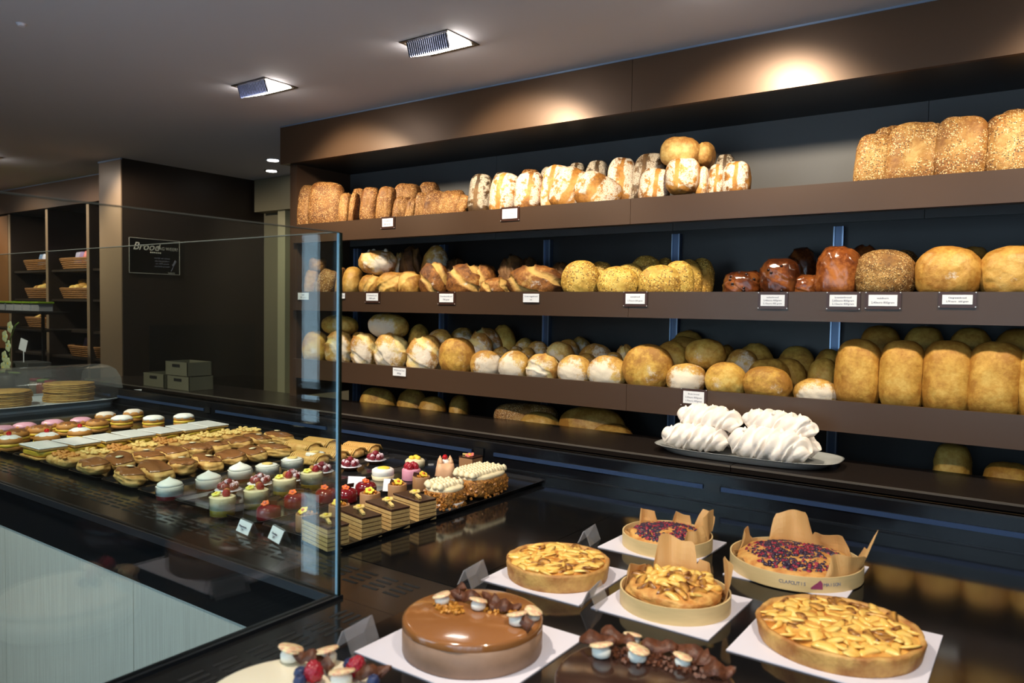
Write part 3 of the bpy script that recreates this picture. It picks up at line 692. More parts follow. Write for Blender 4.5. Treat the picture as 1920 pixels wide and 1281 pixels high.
for (k, words, row), L_ in byk.items():
    L_.sort(key=lambda a: a[0])
    where = {0:'front row, %s', 1:'rear row, %s', 2:'stacked on others, %s'}[row] % SHELF_WORD[k]
    for i, (x, o, kind) in enumerate(L_):
        pos = (_order[i]+' from left, ') if len(L_) > 1 else ''
        tag(o, '%s, %s%s' % (words, pos, where), 'bread', 'loaves on the %s' % SHELF_WORD[k])
# torn crown on the loaf perched among the oval loaves: raised crust tabs
for o, k, kind, words, x, row, note in loaves:
    if k == 2 and kind == 'torn' and row == 2:
        for i in range(5):
            MB().blob((-.05+i*.025,-.0,.052+.008*math.sin(i*2)),(.015,.020,.020),n=4,seed=i,amp=.2).build('crust_tab', BM['torn'], o)
    if kind == 'glaze' and row == 0 and k == 2 and x < 1480:       # raisins showing on the two left glazed loaves
        r = random.Random(int(x)); me = o.data; vs = [v.co for v in me.vertices if v.co.y < -.035 and abs(v.co.x) < .05]
        for i in range(9):
            c = vs[r.randrange(len(vs))]; MB().blob(c, (.0065,.005,.0055), n=3, seed=i, amp=.2).build('raisin', plain('raisin_dark', hx((40,18,12)), .3) if 'raisin_dark' not in bpy.data.materials else bpy.data.materials['raisin_dark'], o)
p = W(1340,543,YF+.1); o = MB().box(-.10,-.06,0,.05,.10,.002).box(-.06,-.10,.002,.09,.02,.004).build('baking_paper', white_card, loc=(p[0],p[1]+.03,ST[2]-.041)); tag(o,'white paper sheets lying in the empty gap of the second shelf','paper')

# ---------------------------------------------------------------- meringues on a steel platter
def at_px(x0, x1, z): a = G(*x0, z); b = G(*x1, z); return a, b
pc = ((-1.32-.60)/2, 2.985)
t = thing('steel_platter', 'long oval steel platter holding white meringues on the worktop', 'platter', (pc[0], pc[1], .9205), .02)
def rrect(a, b, k, n=48, e=4.0):
    o_ = []
    for i in range(n):
        th = 2*PI*i/n; c, s_ = math.cos(th), math.sin(th); r = (abs(c)**e+abs(s_)**e)**(-1/e); o_.append((a*r*c*k, b*r*s_*k))
    return o_
m = MB(); n = 48; rings = [(.83,.001),(.85,.003),(.93,.020),(.985,.029),(1.0,.0305),(.97,.0300),(.915,.022),(.84,.006)]
vs = []
for kk, z in rings: vs += [(x, y, z) for x, y in rrect(.362,.165,kk,n,3.4)]
m.add(vs, [(j*n+i, j*n+(i+1)%n, (j+1)*n+(i+1)%n, (j+1)*n+i) for j in range(len(rings)-1) for i in range(n)]+[tuple(reversed(range(n))), tuple((len(rings)-1)*n+i for i in range(n))], 0, True)
m.build('dish', alu, t)
mer_m = plain('meringue', hx((246,236,226)), .62, noise=.06, scale=30, sss=.08)
mer_t = plain('meringue_toasted', hx((226,190,140)), .6)
def meringue(c, L, r, rz, seed, label, ry=0):
    ns, nt_ = 110, 60; vs = []; rr = random.Random(seed); ph = rr.uniform(0,6)
    for i in range(ns+1):
        s_ = i/ns; x = (s_-.5)*L; env = max(1-abs(2*s_-1)**3.2, .0)**.5
        bead = .80+.20*abs(math.sin(s_*PI*6.0+ph))
        for j in range(nt_):
            a = 2*PI*j/nt_; lob = 1+.20*abs(math.sin(3*a+s_*26+ph))+.05*abs(math.sin(9*a+s_*60))
            q = r*env*bead*lob
            y = q*math.cos(a)*1.05; z = q*math.sin(a)*(1.0 if math.sin(a) > 0 else .72)
            vs.append((x+.008*math.sin(a*2+s_*20), y, z))
    fs = [(i*nt_+j, i*nt_+(j+1)%nt_, (i+1)*nt_+(j+1)%nt_, (i+1)*nt_+j) for i in range(ns) for j in range(nt_)]
    mb = MB().add(vs, fs, 0, True)
    # pulled peaks along the ridge
    for i in range(8):
        s_ = (i+.8)/9; mb.lathe([(.011,0),(.009,.006),(.005,.012),(.001,.017)],8,((s_-.5)*L+.004, rr.uniform(-.010,.010), r*.92*max(1-abs(2*s_-1)**3.2,0)**.5))
    o = mb.build('meringue', mer_m, loc=c); o.rotation_euler = (rr.uniform(-.3,.3), ry, rz)
    return tag(o, label, 'meringue', 'meringues on the steel platter')
z0 = .9205+.022
meringue((pc[0]-.185, pc[1]-.055, z0+.036), .27, .055, .12, 1, 'front left white piped meringue lying on the steel platter')
meringue((pc[0]+.115, pc[1]-.080, z0+.044), .31, .066, -.06, 2, 'front right white piped meringue, largest on the steel platter')
meringue((pc[0]-.17, pc[1]+.075, z0+.034), .27, .052, .05, 3, 'rear left white meringue half hidden on the steel platter')
meringue((pc[0]+.14, pc[1]+.055, z0+.034), .26, .052, -.1, 4, 'rear right white meringue low on the steel platter')
meringue((pc[0]-.155, pc[1]+.01, z0+.110), .28, .054, -.16, 5, 'upper left white meringue stacked over the others')
meringue((pc[0]+.135, pc[1]-.02, z0+.122), .28, .048, -.05, 6, 'upper right white meringue with spiky ridge on top', .06)
# ---------------------------------------------------------------- pastries on black trays
ZT = ZC+.0045
cream = plain('white_cream', hx((246,242,234)), .45, sss=.1)
cream_y = plain('ivory_cream', hx((238,222,182)), .5, sss=.1)
custard = plain('yellow_custard', hx((236,196,70)), .4, noise=.15, scale=40)
mousse_b = plain('light_brown_mousse', hx((168,124,84)), .5)
choco = plain('dark_chocolate', hx((58,36,28)), .25)
choco_m = plain('milk_chocolate_glaze', hx((142,92,54)), .18, spec=.6)
red_gl = plain('dark_red_glaze', hx((112,22,28)), .1, spec=.7)
sponge = plain('sponge', hx((204,168,106)), .75, noise=.18, scale=120, bump=.4, bscale=400)
butter = plain('coffee_buttercream', hx((104,72,42)), .55)
cookie = plain('pale_cookie', hx((232,198,120)), .6)
ylw = plain('yellow_sugar', hx((248,214,70)), .45)
orng = plain('orange_sugar', hx((236,110,50)), .45)
coral = plain('coral_sugar', hx((236,128,110)), .5)
choux = plain('choux_pastry', hx((222,180,108)), .6, noise=.3, scale=35, bump=.6, bscale=90, col2=hx((188,134,66)))
puff = plain('puff_pastry', hx((216,176,104)), .6, bump=.8, bscale=120, col2=hx((180,128,62)), scale=45, noise=.3)
icing = plain('white_icing', hx((242,240,240)), .3, spec=.5)
sugar = plain('powdered_sugar', hx((250,248,246)), .8, bump=.3, bscale=500)
pink = plain('pink_icing', hx((232,172,196)), .3)
pinkm = plain('pink_mousse', hx((222,150,170)), .5)
bun = plain('fried_bun', hx((206,140,66)), .55, noise=.2, scale=20)
nuts = plain('chopped_nut_praline', hx((200,140,66)), .5, col2=hx((120,72,28)), noise=.4, scale=160, bump=1.2, bscale=230)
piped = plain('mocha_piping', hx((214,168,92)), .5)
rasp_m = plain('raspberry', hx((168,26,44)), .3, noise=.25, scale=50, sss=.15)
rasp_s, _n, _p = mat('sugared_raspberry'); _p.inputs['Roughness'].default_value = .5
_tc = nd(_n,'ShaderNodeTexCoord'); _sx = nd(_n,'ShaderNodeSeparateXYZ'); _n.links.new(_tc.outputs['Object'],_sx.inputs[0])
_no = nd(_n,'ShaderNodeTexNoise'); _no.inputs['Scale'].default_value = 3.2; _n.links.new(_tc.outputs['Object'],_no.inputs['Vector'])
_f = sstep(_n, mathn(_n,'ADD',_sx.outputs[2],mathn(_n,'MULTIPLY',mathn(_n,'SUBTRACT',_no.outputs['Fac'],.5),2.6)), .35, .85)
_n.links.new(mixc(_n,_f,hx((126,14,34)),hx((226,204,214))),_p.inputs['Base Color'])
cherry = plain('glace_cherry', hx((196,22,30)), .12, spec=.7)
paper_c = plain('paper_cup', hx((236,224,214)), .6)
tart_sh = plain('dark_tart_shell', hx((90,52,34)), .5)
foil = plain('blue_tray_card', hx((34,110,160)), .35)

def rasp_mesh(name, mt, n=24):
    d, f = cube_dirs(n//2); g = (1+5**.5)/2; N = 46
    pts = np.array([(math.cos(2*PI*i/g)*math.sqrt(1-(1-2*(i+.5)/N)**2), math.sin(2*PI*i/g)*math.sqrt(1-(1-2*(i+.5)/N)**2), 1-2*(i+.5)/N) for i in range(N)])
    dist = 1-(d@pts.T).max(1); k = 1-1.9*np.sqrt(np.clip(dist, 0, .06))*.42
    v = d*k[:,None]; v[:,2] = v[:,2]*1.15; v[:,:2] *= (1-.18*np.clip(v[:,2:3],-1,1.2))
    b = MB().add(v, f, 0, True); return b.mesh(name, mt)
RM = rasp_mesh('raspberry', rasp_m); RS = rasp_mesh('sugared_raspberry', rasp_s, 16)
def rasp(par, loc, r, sug=False, rot=(0,0,0)):
    o = obj('raspberry', RS if sug else RM, par, loc); o.scale = (r,r,r); o.rotation_euler = rot; return o
def flower(r, h=.003, n=5):
    pts = []
    for i in range(40):
        a = 2*PI*i/40; k = r*(.72+.28*abs(math.cos(n*a/2))); pts.append((k*math.cos(a), k*math.sin(a)))
    return MB().poly(pts, 0, h)
def add_flower(par, loc, r, m1, m2, tilt=(.3,0,0)):
    o = flower(r).build('sugar_flower', m1, par, loc); o.rotation_euler = tilt
    MB().lathe([(r*.34,0),(r*.3,.0025),(.0002,.0035)],10).build('flower_centre', m2, o, (0,0,.003)); return o
def tray(x0, x1, y0, y1, label, h=.013):
    t = thing('tray', label, 'tray', ((x0+x1)/2, (y0+y1)/2, ZC+.0003), 0, 'black pastry trays'); a, b = (x1-x0)/2, (y1-y0)/2
    rings = [(.010,0),(.010,.001),(.002,h),(0,h),(0,h-.0015),(.009,.0)]
    m = MB(); m.box(-a+.010,-b+.010,.0002,a-.010,b-.010,.0035)
    out = [(0,h,0),(.006,.003,0)]
    def rg(i, z): q = .014; A, B = a-i, b-i; return [(-A+q,-B,z),(A-q,-B,z),(A,-B+q,z),(A,B-q,z),(A-q,B,z),(-A+q,B,z),(-A,B-q,z),(-A,-B+q,z)]
    vs = rg(.008,.0005)+rg(0,h)+rg(.0022,h)+rg(.010,.0030); fs = [(j*8+i, j*8+(i+1)%8, (j+1)*8+(i+1)%8, (j+1)*8+i) for j in range(3) for i in range(8)]
    m.add(vs, fs); m.build('tray_body', black_pl, t)
    e = MB(); r1 = rg(-.0004,h+.0006); r2 = rg(.0024,h+.0006); e.add(r1+r2, [(i,(i+1)%8,8+(i+1)%8,8+i) for i in range(8)]).build('tray_rim', satin, t)
    return t
TX = [(-1.640,-1.333,'rightmost black tray holding layered slices and nut cakes'),(-1.845,-1.648,'black tray of red glazed domes and mousse cups'),(-2.045,-1.853,'black tray under the raspberry tartlets'),
      (-2.243,-2.053,'black tray carrying the white cream glasses'),(-2.462,-2.251,'black tray under the right column of coffee puffs'),(-2.682,-2.470,'black tray under the left column of coffee puffs'),
      (-2.892,-2.690,'black tray holding golden filled pastry slices'),(-3.112,-2.900,'black tray carrying the white iced slices'),(-3.62,-3.120,'wide leftmost black tray of sugared and pink iced buns')]
for a, b, l in TX: tray(a, b, 1.205, 2.105, l)
def nth(i): return _order[i]

# layered chocolate slices
def mk_slice():
    t = thing('layer_slice', '', 'cake slice'); L, w = .122, .058
    s = MB(); c = MB()
    for i in range(5):
        z = i*.0105; s.box(-L/2,-w/2,z,L/2,w/2,z+.0078)
        if i < 5: c.box(-L/2+.0012,-w/2+.0012,z+.0078,L/2-.0012,w/2-.0012,z+.0105)
    s.build('sponge_layers', sponge, t); c.build('cream_layers', butter, t)
    MB().box(-L/2-.0003,-w/2-.0003,.0525,L/2+.0003,w/2+.0003,.0565).build('chocolate_top', choco, t, bevel=.001)
    k = MB().obox((.012,.0,.0600),(.062,.007,.005),-.35).build('cookie_stick', cookie, t)
    add_flower(t, (-.006,.006,.0645), .0155, cookie, ylw, (.1,0,.4)); return t
sl = mk_slice()
ys = [(1.186,-1.405),(1.292,-1.402),(1.392,-1.40),(1.497,-1.40)]
lb = ['first layered chocolate slice from the front, seen behind glass','second layered chocolate slice, just right of the glass edge','third layered chocolate slice with flower cookie, middle of open row','rearmost layered chocolate slice, next to the nut crusted cakes']
for i, (y, x) in enumerate(ys):
    o = sl if i == 0 else dup(sl); o.location = (x, y+.035, ZT); o.rotation_euler.z = -.20; o['label'] = lb[i]; o['group'] = 'layered chocolate slices'
# nut cakes with piped cream
def nut(x, y, a, b, h, lab, cup):
    t = thing('nut_cake', lab, 'cake', (x, y, ZT), .0, 'nut crusted cream cakes'); r = random.Random(int(x*100+y*999))
    if cup: MB().lathe([(a*.86,0),(a*.9,.002),(a*1.1,.022),(a*1.09,.022),(a*.88,.003)],40,sy=b/a,wob=lambda q,rr,z:1+.03*math.sin(q*26)).build('paper_cup', paper_c, t)
    m = MB().blob((0,0,h/2+.003),(a,b,h/2),0,16,3,.04,(3.6,3.6,3.6)).build('nut_crust', nuts, t)
    c = MB()
    for i in range(170):                              # chopped pieces stuck to the sides
        an = r.uniform(0,2*PI); e = (abs(math.cos(an))**3.4+abs(math.sin(an))**3.4)**(-1/3.4)
        c.obox((a*e*math.cos(an),b*e*math.sin(an),r.uniform(.006,h*.86)),(.007,.006,.005),r.uniform(0,3),0,r.uniform(0,3),r.uniform(0,3))
    o = c.build('nut_pieces', plain('nut_piece', hx((196,132,54)), .45, col2=hx((130,80,30)), noise=.3, scale=90) if 'nut_piece' not in bpy.data.materials else bpy.data.materials['nut_piece'], t); o['kind'] = 'stuff'
    MB().blob((0,0,h*.97),(a*.93,b*.93,.012),0,10,4,.05,3).build('cream_top', cream_y, t)
    k = 0
    rows = int(a*2/.021)
    for i in range(rows):
        for j in range(int(b*2/.014)):
            px_, py_ = -a+.011+i*.021, -b+.010+j*.014
            if (abs(px_)/a)**3+(abs(py_)/b)**3 > .92: continue
            q = MB().lathe([(.0095,0),(.0108,.006),(.0085,.013),(.004,.017),(.0008,.019)],10,(px_+r.uniform(-.002,.002),py_,h*.97+.004),wob=lambda an,rr,z:1+.16*math.sin(an*5+z*200)).build('cream_rosette', cream_y, t)
    return t
nut(-1.395,1.655,.052,.052,.058,'front nut crusted cake in a paper cup with ivory piped cream',True)
nut(-1.405,1.835,.062,.088,.066,'larger rear nut crusted cake with ivory piped cream ridge',False)
# chocolate mousse cups with yellow sugar flowers
def mk_cup():
    t = thing('mousse_cup', '', 'mousse cup')
    MB().lathe([(.026,0),(.0275,.004),(.0275,.044),(.0265,.046),(.024,.046),(.023,.040)],24,wob=lambda a,r,z:1+.06*abs(math.cos(2*a))**4).build('mousse_body', mousse_b, t)
    r = random.Random(3); cr = MB()
    for i in range(40): a = r.uniform(0,6.28); q = r.uniform(0,.02); cr.obox((q*math.cos(a),q*math.sin(a),.044+r.uniform(0,.006)),(.005,.004,.004),a,0,a)
    o = cr.build('crumble', plain('amber_crumble', hx((204,136,50)), .5), t); o['kind'] = 'stuff'
    for i in range(2): MB().obox((.008-.02*i,.012,.052),(.020,.003,.012),.5+i,0,.3).build('chocolate_shard', choco, t)
    add_flower(t, (-.002,-.009,.053), .0135, ylw, orng, (.55,0,0)); return t
cp = mk_cup(); cps = [(575,965),(636,948),(694,925),(745,908),(790,893)]
for i, (px, py) in enumerate(cps):
    p = G(px, py+12, ZC+.03); o = cp if i == 0 else dup(cp); o.location = (p[0], p[1], ZT); o.rotation_euler.z = i*.4
    o['label'] = '%s brown mousse cup with yellow sugar flower, counted from the front' % nth(i); o['group'] = 'brown mousse cups'
# dark red glazed domes
def mk_dome():
    t = thing('glazed_dome', '', 'dome cake')
    MB().lathe([(.031,0),(.0325,.006),(.0325,.024),(.030,.032),(.022,.038),(.010,.0405),(.0002,.041)],30).build('glazed_body', red_gl, t)
    add_flower(t, (-.004,-.008,.043), .0115, orng, coral, (.5,0,.3)); MB().obox((.010,.006,.046),(.024,.003,.012),.4,0,.3).build('chocolate_curl', choco, t); return t
dm = mk_dome(); dms = [(504,957),(554,935),(612,925),(650,925),(686,912)]
for i, (px, py) in enumerate(dms):
    p = G(px, py+6, ZC+.02); o = dm if i == 0 else dup(dm); o.location = (p[0], p[1], ZT); o.rotation_euler.z = .3*i
    o['label'] = '%s dark red glazed dome cake with orange flower, counted from the front' % nth(i); o['group'] = 'red glazed domes'
# yellow and white glasses with flower and raspberry
cup_m = glassy('clear_plastic_cup', (.97,.97,.97), 1.4)
def mk_glass(top, bot, n2='fruit_layer', fl=True, rb=True, r=.036, h=.052):
    t = thing('dessert_glass', '', 'dessert')
    MB().lathe([(r*.90,.002),(r*.92,h*.34),(r*.93,h*.35)],28).build(n2, bot, t)
    MB().lathe([(r*.93,h*.35),(r*.955,h*.97),(r*.8,h*1.02),(.0003,h*1.03)],28).build('cream_layer', top, t)
    MB().lathe([(r*.90,0),(r*.98,h),(r*1.0,h),(r*.94,0)],28,caps=False).build('clear_cup', cup_m, t)
    if fl: add_flower(t, (-.010,-.012,h+.006), .013, plain('pale_yellow_sugar', hx((244,238,120)), .5) if 'pale_yellow_sugar' not in bpy.data.materials else bpy.data.materials['pale_yellow_sugar'], ylw, (.3,0,0))
    if rb: rasp(t, (.013,.003,h+.010), .0115, False, (.3,.2,0)); MB().blob((-.002,.014,h+.009),(.010,.010,.010),n=6).build('physalis', bun, t)
    return t
yg = mk_glass(cream_y, custard); ygs = [(417,975),(480,961),(533,938),(584,925)]
for i, (px, py) in enumerate(ygs):
    p = G(px, py-6, ZC); o = yg if i == 0 else dup(yg); o.location = (p[0], p[1], ZT); o.rotation_euler.z = .2*i
    o['label'] = '%s clear glass of white and yellow mousse with raspberry, from the front' % nth(i); o['group'] = 'white and yellow dessert glasses'
# raspberry tartlets
def mk_tart():
    t = thing('raspberry_tartlet', '', 'tartlet')
    MB().lathe([(.022,0),(.030,.012),(.029,.013),(.0005,.012)],24).build('tart_shell', tart_sh, t)
    MB().lathe([(.028,.012),(.039,.0135),(.039,.0145),(.0005,.0145)],36,wob=lambda a,r,z:1+.04*math.sin(a*14)).build('paper_doily', white_card, t)
    for i in range(7):
        a = i*PI/3; q = 0 if i == 6 else .021; rasp(t, (q*math.cos(a),q*math.sin(a),.026+(.011 if i == 6 else 0)), .0115, True, (.2*i,.3,i))
    return t
rt = mk_tart(); rts = [(428,925),(488,913),(548,905),(604,890),(657,880),(704,868)]
for i, (px, py) in enumerate(rts):
    p = G(px, py-2, ZC+.01); o = rt if i == 0 else dup(rt); o.location = (p[0], p[1], ZT); o.rotation_euler.z = i
    o['label'] = '%s sugar dusted raspberry tartlet on a white doily, from the front' % nth(i); o['group'] = 'raspberry tartlets'
# white cream glasses: swirled, then toasted
def mk_cream(toast):
    t = mk_glass(cream, rasp_m if not toast else cream_y, 'red_jelly_layer' if not toast else 'custard_layer', False, False, .040, .040)
    MB().lathe([(.036,.040),(.034,.047),(.024,.053),(.012,.058),(.004,.063),(.0003,.066)] if not toast else [(.036,.040),(.030,.044),(.0003,.046)],28,wob=lambda a,r,z:1+.03*math.sin(a*3+z*120)).build('cream_swirl', cream, t)
    if toast: MB().blob((0,0,.046),(.020,.016,.004),n=6,seed=2,amp=.2).build('cookie_crumb', cookie, t)
    return t
cg = mk_cream(0); cgs = [(318,930),(391,916),(450,898)]
for i, (px, py) in enumerate(cgs):
    p = G(px, py+2, ZC+.01); o = cg if i == 0 else dup(cg); o.location = (p[0], p[1], ZT)
    o['label'] = '%s glass of peaked white cream over red jelly, from the front' % nth(i); o['group'] = 'white cream glasses'
ct = mk_cream(1); cts = [(501,890),(548,878),(590,866)]
for i, (px, py) in enumerate(cts):
    p = G(px, py+2, ZC+.01); o = ct if i == 0 else dup(ct); o.location = (p[0], p[1], ZT)
    o['label'] = '%s flat topped white cream glass with cookie crumb, from the front' % nth(i); o['group'] = 'flat white cream glasses'
# single pieces at the back of the right trays
p = G(718,895,ZC+.01); t = thing('lemon_tartlet', 'white tartlet with a yellow custard centre beside the pink mousse', 'tartlet', (p[0],p[1],ZT))
MB().lathe([(.034,0),(.037,.024),(.036,.032),(.030,.036),(.0003,.038)],32).build('cream_shell', cream, t); MB().blob((.003,0,.037),(.022,.019,.006),n=7,seed=4,amp=.15).build('yolk_filling', ylw, t)
MB().lathe([(.035,-.0),(.038,.014),(.037,.014)],32,caps=False).build('tart_base', cream_y, t)
p = G(771,902,ZC); t = thing('pink_mousse', 'pink round mousse topped with dark red raspberries', 'mousse cake', (p[0],p[1],ZT))
MB().lathe([(.030,0),(.031,.002),(.031,.034),(.029,.037),(.0003,.038)],32).build('mousse_body', pinkm, t)
for i in range(4): rasp(t, (.014*math.cos(i*1.57+.4),.014*math.sin(i*1.57+.4),.046), .0125, False, (.2,.1*i,i))
p = G(775,880,ZC); t = thing('fruit_tartlet', 'small white tartlet with yellow fruit behind the pink mousse', 'tartlet', (p[0]-.01,p[1]+.02,ZT))
MB().lathe([(.034,0),(.036,.022),(.030,.028),(.0003,.030)],28).build('cream_shell', cream_y, t)
for i in range(3): MB().blob((.013*math.cos(i*2.1),.013*math.sin(i*2.1),.034),(.011,.009,.007),n=5).build('fruit_piece', ylw, t)
p = G(835,898,ZC); t = thing('marzipan_pouch', 'peach coloured marzipan pouch filled with cream and a cherry', 'pastry', (p[0],p[1],ZT))
pz = plain('peach_marzipan', hx((236,184,140)), .5, sss=.1)
MB().lathe([(.033,0),(.036,.006),(.034,.030),(.026,.052),(.022,.052),(.026,.030)],36,wob=lambda a,r,z:1+(z/.052)**2*.30*math.cos(a*4)).build('marzipan_wrap', pz, t)
for i in range(4): MB().lathe([(.010,0),(.008,.012),(.001,.026)],8,(.024*math.cos(i*1.57),.024*math.sin(i*1.57),.046)).build('marzipan_point', pz, t)
MB().blob((0,0,.050),(.016,.016,.014),n=6).build('cream_filling', cream, t); MB().blob((0,-.003,.070),(.009,.009,.009),n=6).build('cherry', cherry, t)
p = G(885,888,ZC); t = thing('chocolate_square', 'brown chocolate square with coral flower behind the nut cake', 'pastry', (p[0]-.03,p[1]+.03,ZT))
MB().box(-.03,-.03,0,.03,.03,.045).build('cake_body', mousse_b, t, bevel=.002); MB().box(-.0305,-.0305,.045,.0305,.0305,.049).build('chocolate_top', choco, t)
add_flower(t, (0,-.005,.052), .017, coral, ylw, (.3,0,0)); MB().obox((-.018,.0,.053),(.03,.006,.005),.3).build('cookie_stick', cookie, t)
for px, py, l in ((668,920,'small white ticket standing among the red domes'),(735,925,'small white ticket standing before the pink mousse')):
    p = G(px, py, ZC+.01); o = MB().obox((0,0,.030),(.055,.0015,.038),.5,0,-.35).build('ticket', paper_w, loc=(p[0],p[1],ZT+.0)); tag(o, l, 'ticket')
# coffee glazed puffs in two columns
def mk_puff(sd):
    t = thing('coffee_puff', '', 'pastry'); 
    MB().blob((0,0,.024),(.086,.041,.024),0,16,sd,.20,2.7).build('choux_body', choux, t)
    v, f, u = sup(16, 2.7, (.086,.041,.024), sd, .20, 2.2); k = .50+.14*np.sin(u[:,0]*7+sd)
    cf = [q for q in f if min(u[i,2]-k[i] for i in q) > 0]; us_ = sorted({i for q in cf for i in q}); mp = {i: n for n, i in enumerate(us_)}
    o = MB().add(v[us_]*np.array((1,1,1.03))+np.array((0,0,.0262)), [tuple(mp[i] for i in q) for q in cf], 0, True).build('coffee_glaze', choco_m, t)
    m_ = o.modifiers.new('thickness', 'SOLIDIFY'); m_.thickness = .003; m_.offset = -1
    if sd % 2: MB().lathe([(.012,0),(.013,.0012),(.0003,.002)],14,(-.02,.006,.053)).build('almond_slice', cream_y, t)
    return t
pf = [mk_puff(s_) for s_ in (1,2,3)]; used = [0,0,0]; cnt = 0
for ci, (x, col) in enumerate(((-2.357,'right'),(-2.575,'left'))):
    for i in range(9 if ci == 0 else 9):
        y = 1.245+i*.092
        if ci == 0 and i > 6: break
        k = (i+ci) % 3; o = pf[k] if not used[k] else dup(pf[k]); used[k] = 1
        o.location = (x+rnd.uniform(-.006,.006), y, ZT); o.rotation_euler = (rnd.uniform(-.14,.14), rnd.uniform(-.06,.06), -.12+rnd.uniform(-.22,.22)+(PI if i%2 else 0))
        o['label'] = '%s coffee glazed puff from the front, %s column of puffs' % (nth(i), col); o['group'] = 'coffee glazed puffs'
# mocha pastries with piped lattice
def mk_mocha():
    t = thing('mocha_pastry', '', 'pastry'); MB().blob((0,0,.020),(.072,.038,.020),0,12,7,.06,3).build('pastry_body', choux, t)
    m = MB()
    for i in range(15): x = -.062+i*.0089; m.tube([(x-.008,-.036,.020),(x-.004,-.024,.038),(x,0,.0435),(x+.004,.024,.038),(x+.008,.036,.020)], .0034, 6)
    o = m.build('piped_ridges', piped, t); return t
mo = mk_mocha()
for i, (x, y) in enumerate(((-2.15,1.80),(-2.15,1.885),(-2.15,1.97),(-2.15,2.05),(-2.35,1.93),(-2.35,2.02))):
    o = mo if i == 0 else dup(mo); o.location = (x, y, ZT); o.rotation_euler.z = .1+rnd.uniform(-.1,.1)
    o['label'] = '%s golden pastry with piped mocha ridges, %s column' % (nth(i if i < 4 else i-4), 'right' if i < 4 else 'left'); o['group'] = 'mocha ridged pastries'
# golden filled slices
def mk_roll(kind):
    t = thing('filled_slice', '', 'pastry')
    MB().blob((0,0,.019),(.085,.040,.019),0,12,5+kind,.08,3).build('pastry_body', puff, t)
    tp = MB(); r = random.Random(kind)
    for i in range(34): tp.blob((r.uniform(-.07,.07),r.uniform(-.03,.03),.036+r.uniform(0,.004)),(.009,.007,.005),0,3,i,.2)
    o = tp.build('crumble_topping', bun if kind else cookie, t); o['kind'] = 'stuff'; return t
fr_ = [mk_roll(0), mk_roll(1)]; us = [0,0]
for i in range(9):
    k = 1 if i in (0,2,4) else 0; o = fr_[k] if not us[k] else dup(fr_[k]); us[k] = 1
    o.location = (-2.79+rnd.uniform(-.005,.005), 1.25+i*.092, ZT); o.rotation_euler.z = rnd.uniform(-.1,.1)
    o['label'] = '%s %s topped golden pastry from the front, left of the puffs' % (nth(i), 'brown' if k else 'pale'); o['group'] = 'golden filled pastries'
# white iced slices
def mk_iced():
    t = thing('iced_slice', '', 'pastry'); L, w = .165, .098
    MB().box(-L/2,-w/2,0,L/2,w/2,.008).build('bottom_pastry', puff, t, bevel=.002)
    MB().blob((0,0,.021),(L/2-.002,w/2-.002,.014),0,10,2,.05,5).build('custard_filling', custard, t)
    MB().box(-L/2,-w/2,.033,L/2,w/2,.041).build('top_pastry', puff, t, bevel=.002)
    MB().box(-L/2-.001,-w/2-.001,.041,L/2+.001,w/2+.001,.046).build('white_icing', icing, t, bevel=.002); return t
ic = mk_iced()
for i in range(7):
    o = ic if i == 0 else dup(ic); o.location = (-3.005+rnd.uniform(-.008,.008), 1.275+i*.112, ZT); o.rotation_euler = (0,0,rnd.uniform(-.07,.07))
    o['label'] = '%s white iced custard slice from the front' % nth(i); o['group'] = 'white iced custard slices'
# round buns on the wide left tray
def mk_bun(kind):
    t = thing('filled_bun', '', 'bun'); R_ = .046
    MB().lathe([(R_*.7,0),(R_*.97,.006),(R_,.014),(R_*.95,.020)],28).build('bun_bottom', bun, t)
    MB().lathe([(R_*.96,.018),(R_*1.02,.024),(R_*.98,.031)],28,wob=lambda a,r,z:1+.03*math.sin(a*5)).build('custard_filling', custard, t)
    topm = {'sugar':bun,'pink':bun,'brown':bun,'nut':bun,'cherry':bun}[kind]
    MB().lathe([(R_*.96,.030),(R_*1.0,.038),(R_*.90,.049),(R_*.6,.056),(.0003,.059)],28).build('bun_top', topm, t)
    k = {'sugar':(sugar,1.0,.0),'pink':(pink,.98,0),'brown':(choco_m,.9,0),'nut':(paper_c,.95,0),'cherry':(icing,.92,0)}[kind]
    MB().lathe([(R_*.99*k[1],.041),(R_*.93*k[1],.0505),(R_*.6*k[1],.0582),(.0003,.0612)],28,wob=lambda a,r,z:1+.035*math.sin(a*7)).build({'sugar':'powdered_sugar','pink':'pink_icing','brown':'brown_glaze','nut':'nut_sprinkle','cherry':'white_icing'}[kind], k[0], t)
    if kind == 'cherry': MB().blob((0,0,.066),(.009,.009,.009),n=6).build('cherry', cherry, t)
    return t
BN = {k: mk_bun(k) for k in ('sugar','pink','brown','nut','cherry')}; ub = {}
bl = [('sugar',229,797),('sugar',288,797),('sugar',345,793),('nut',198,790),('nut',250,783),('pink',6,818),('pink',46,812),('pink',99,806),('pink',152,801),
      ('brown',31,825),('brown',75,817),('brown',128,810),('brown',182,804),('cherry',17,838),('cherry',88,832),('cherry',150,822)]
words = {'sugar':'powdered sugar topped custard bun','pink':'pink iced bun','brown':'brown glazed custard bun','nut':'nut sprinkled bun','cherry':'white iced bun with a red cherry'}
for k, px, py in sorted(bl, key=lambda a:(a[0],a[1])):
    p = G(px, py, ZC+.02); o = BN[k] if k not in ub else dup(BN[k]); i = ub.get(k, 0); ub[k] = i+1
    o.location = (p[0], p[1], ZT if p[0] > -3.6 else ZC+.001); o.rotation_euler.z = px*.1
    o['label'] = '%s %s from the left' % (nth(i), words[k]); o['group'] = 'round filled buns'
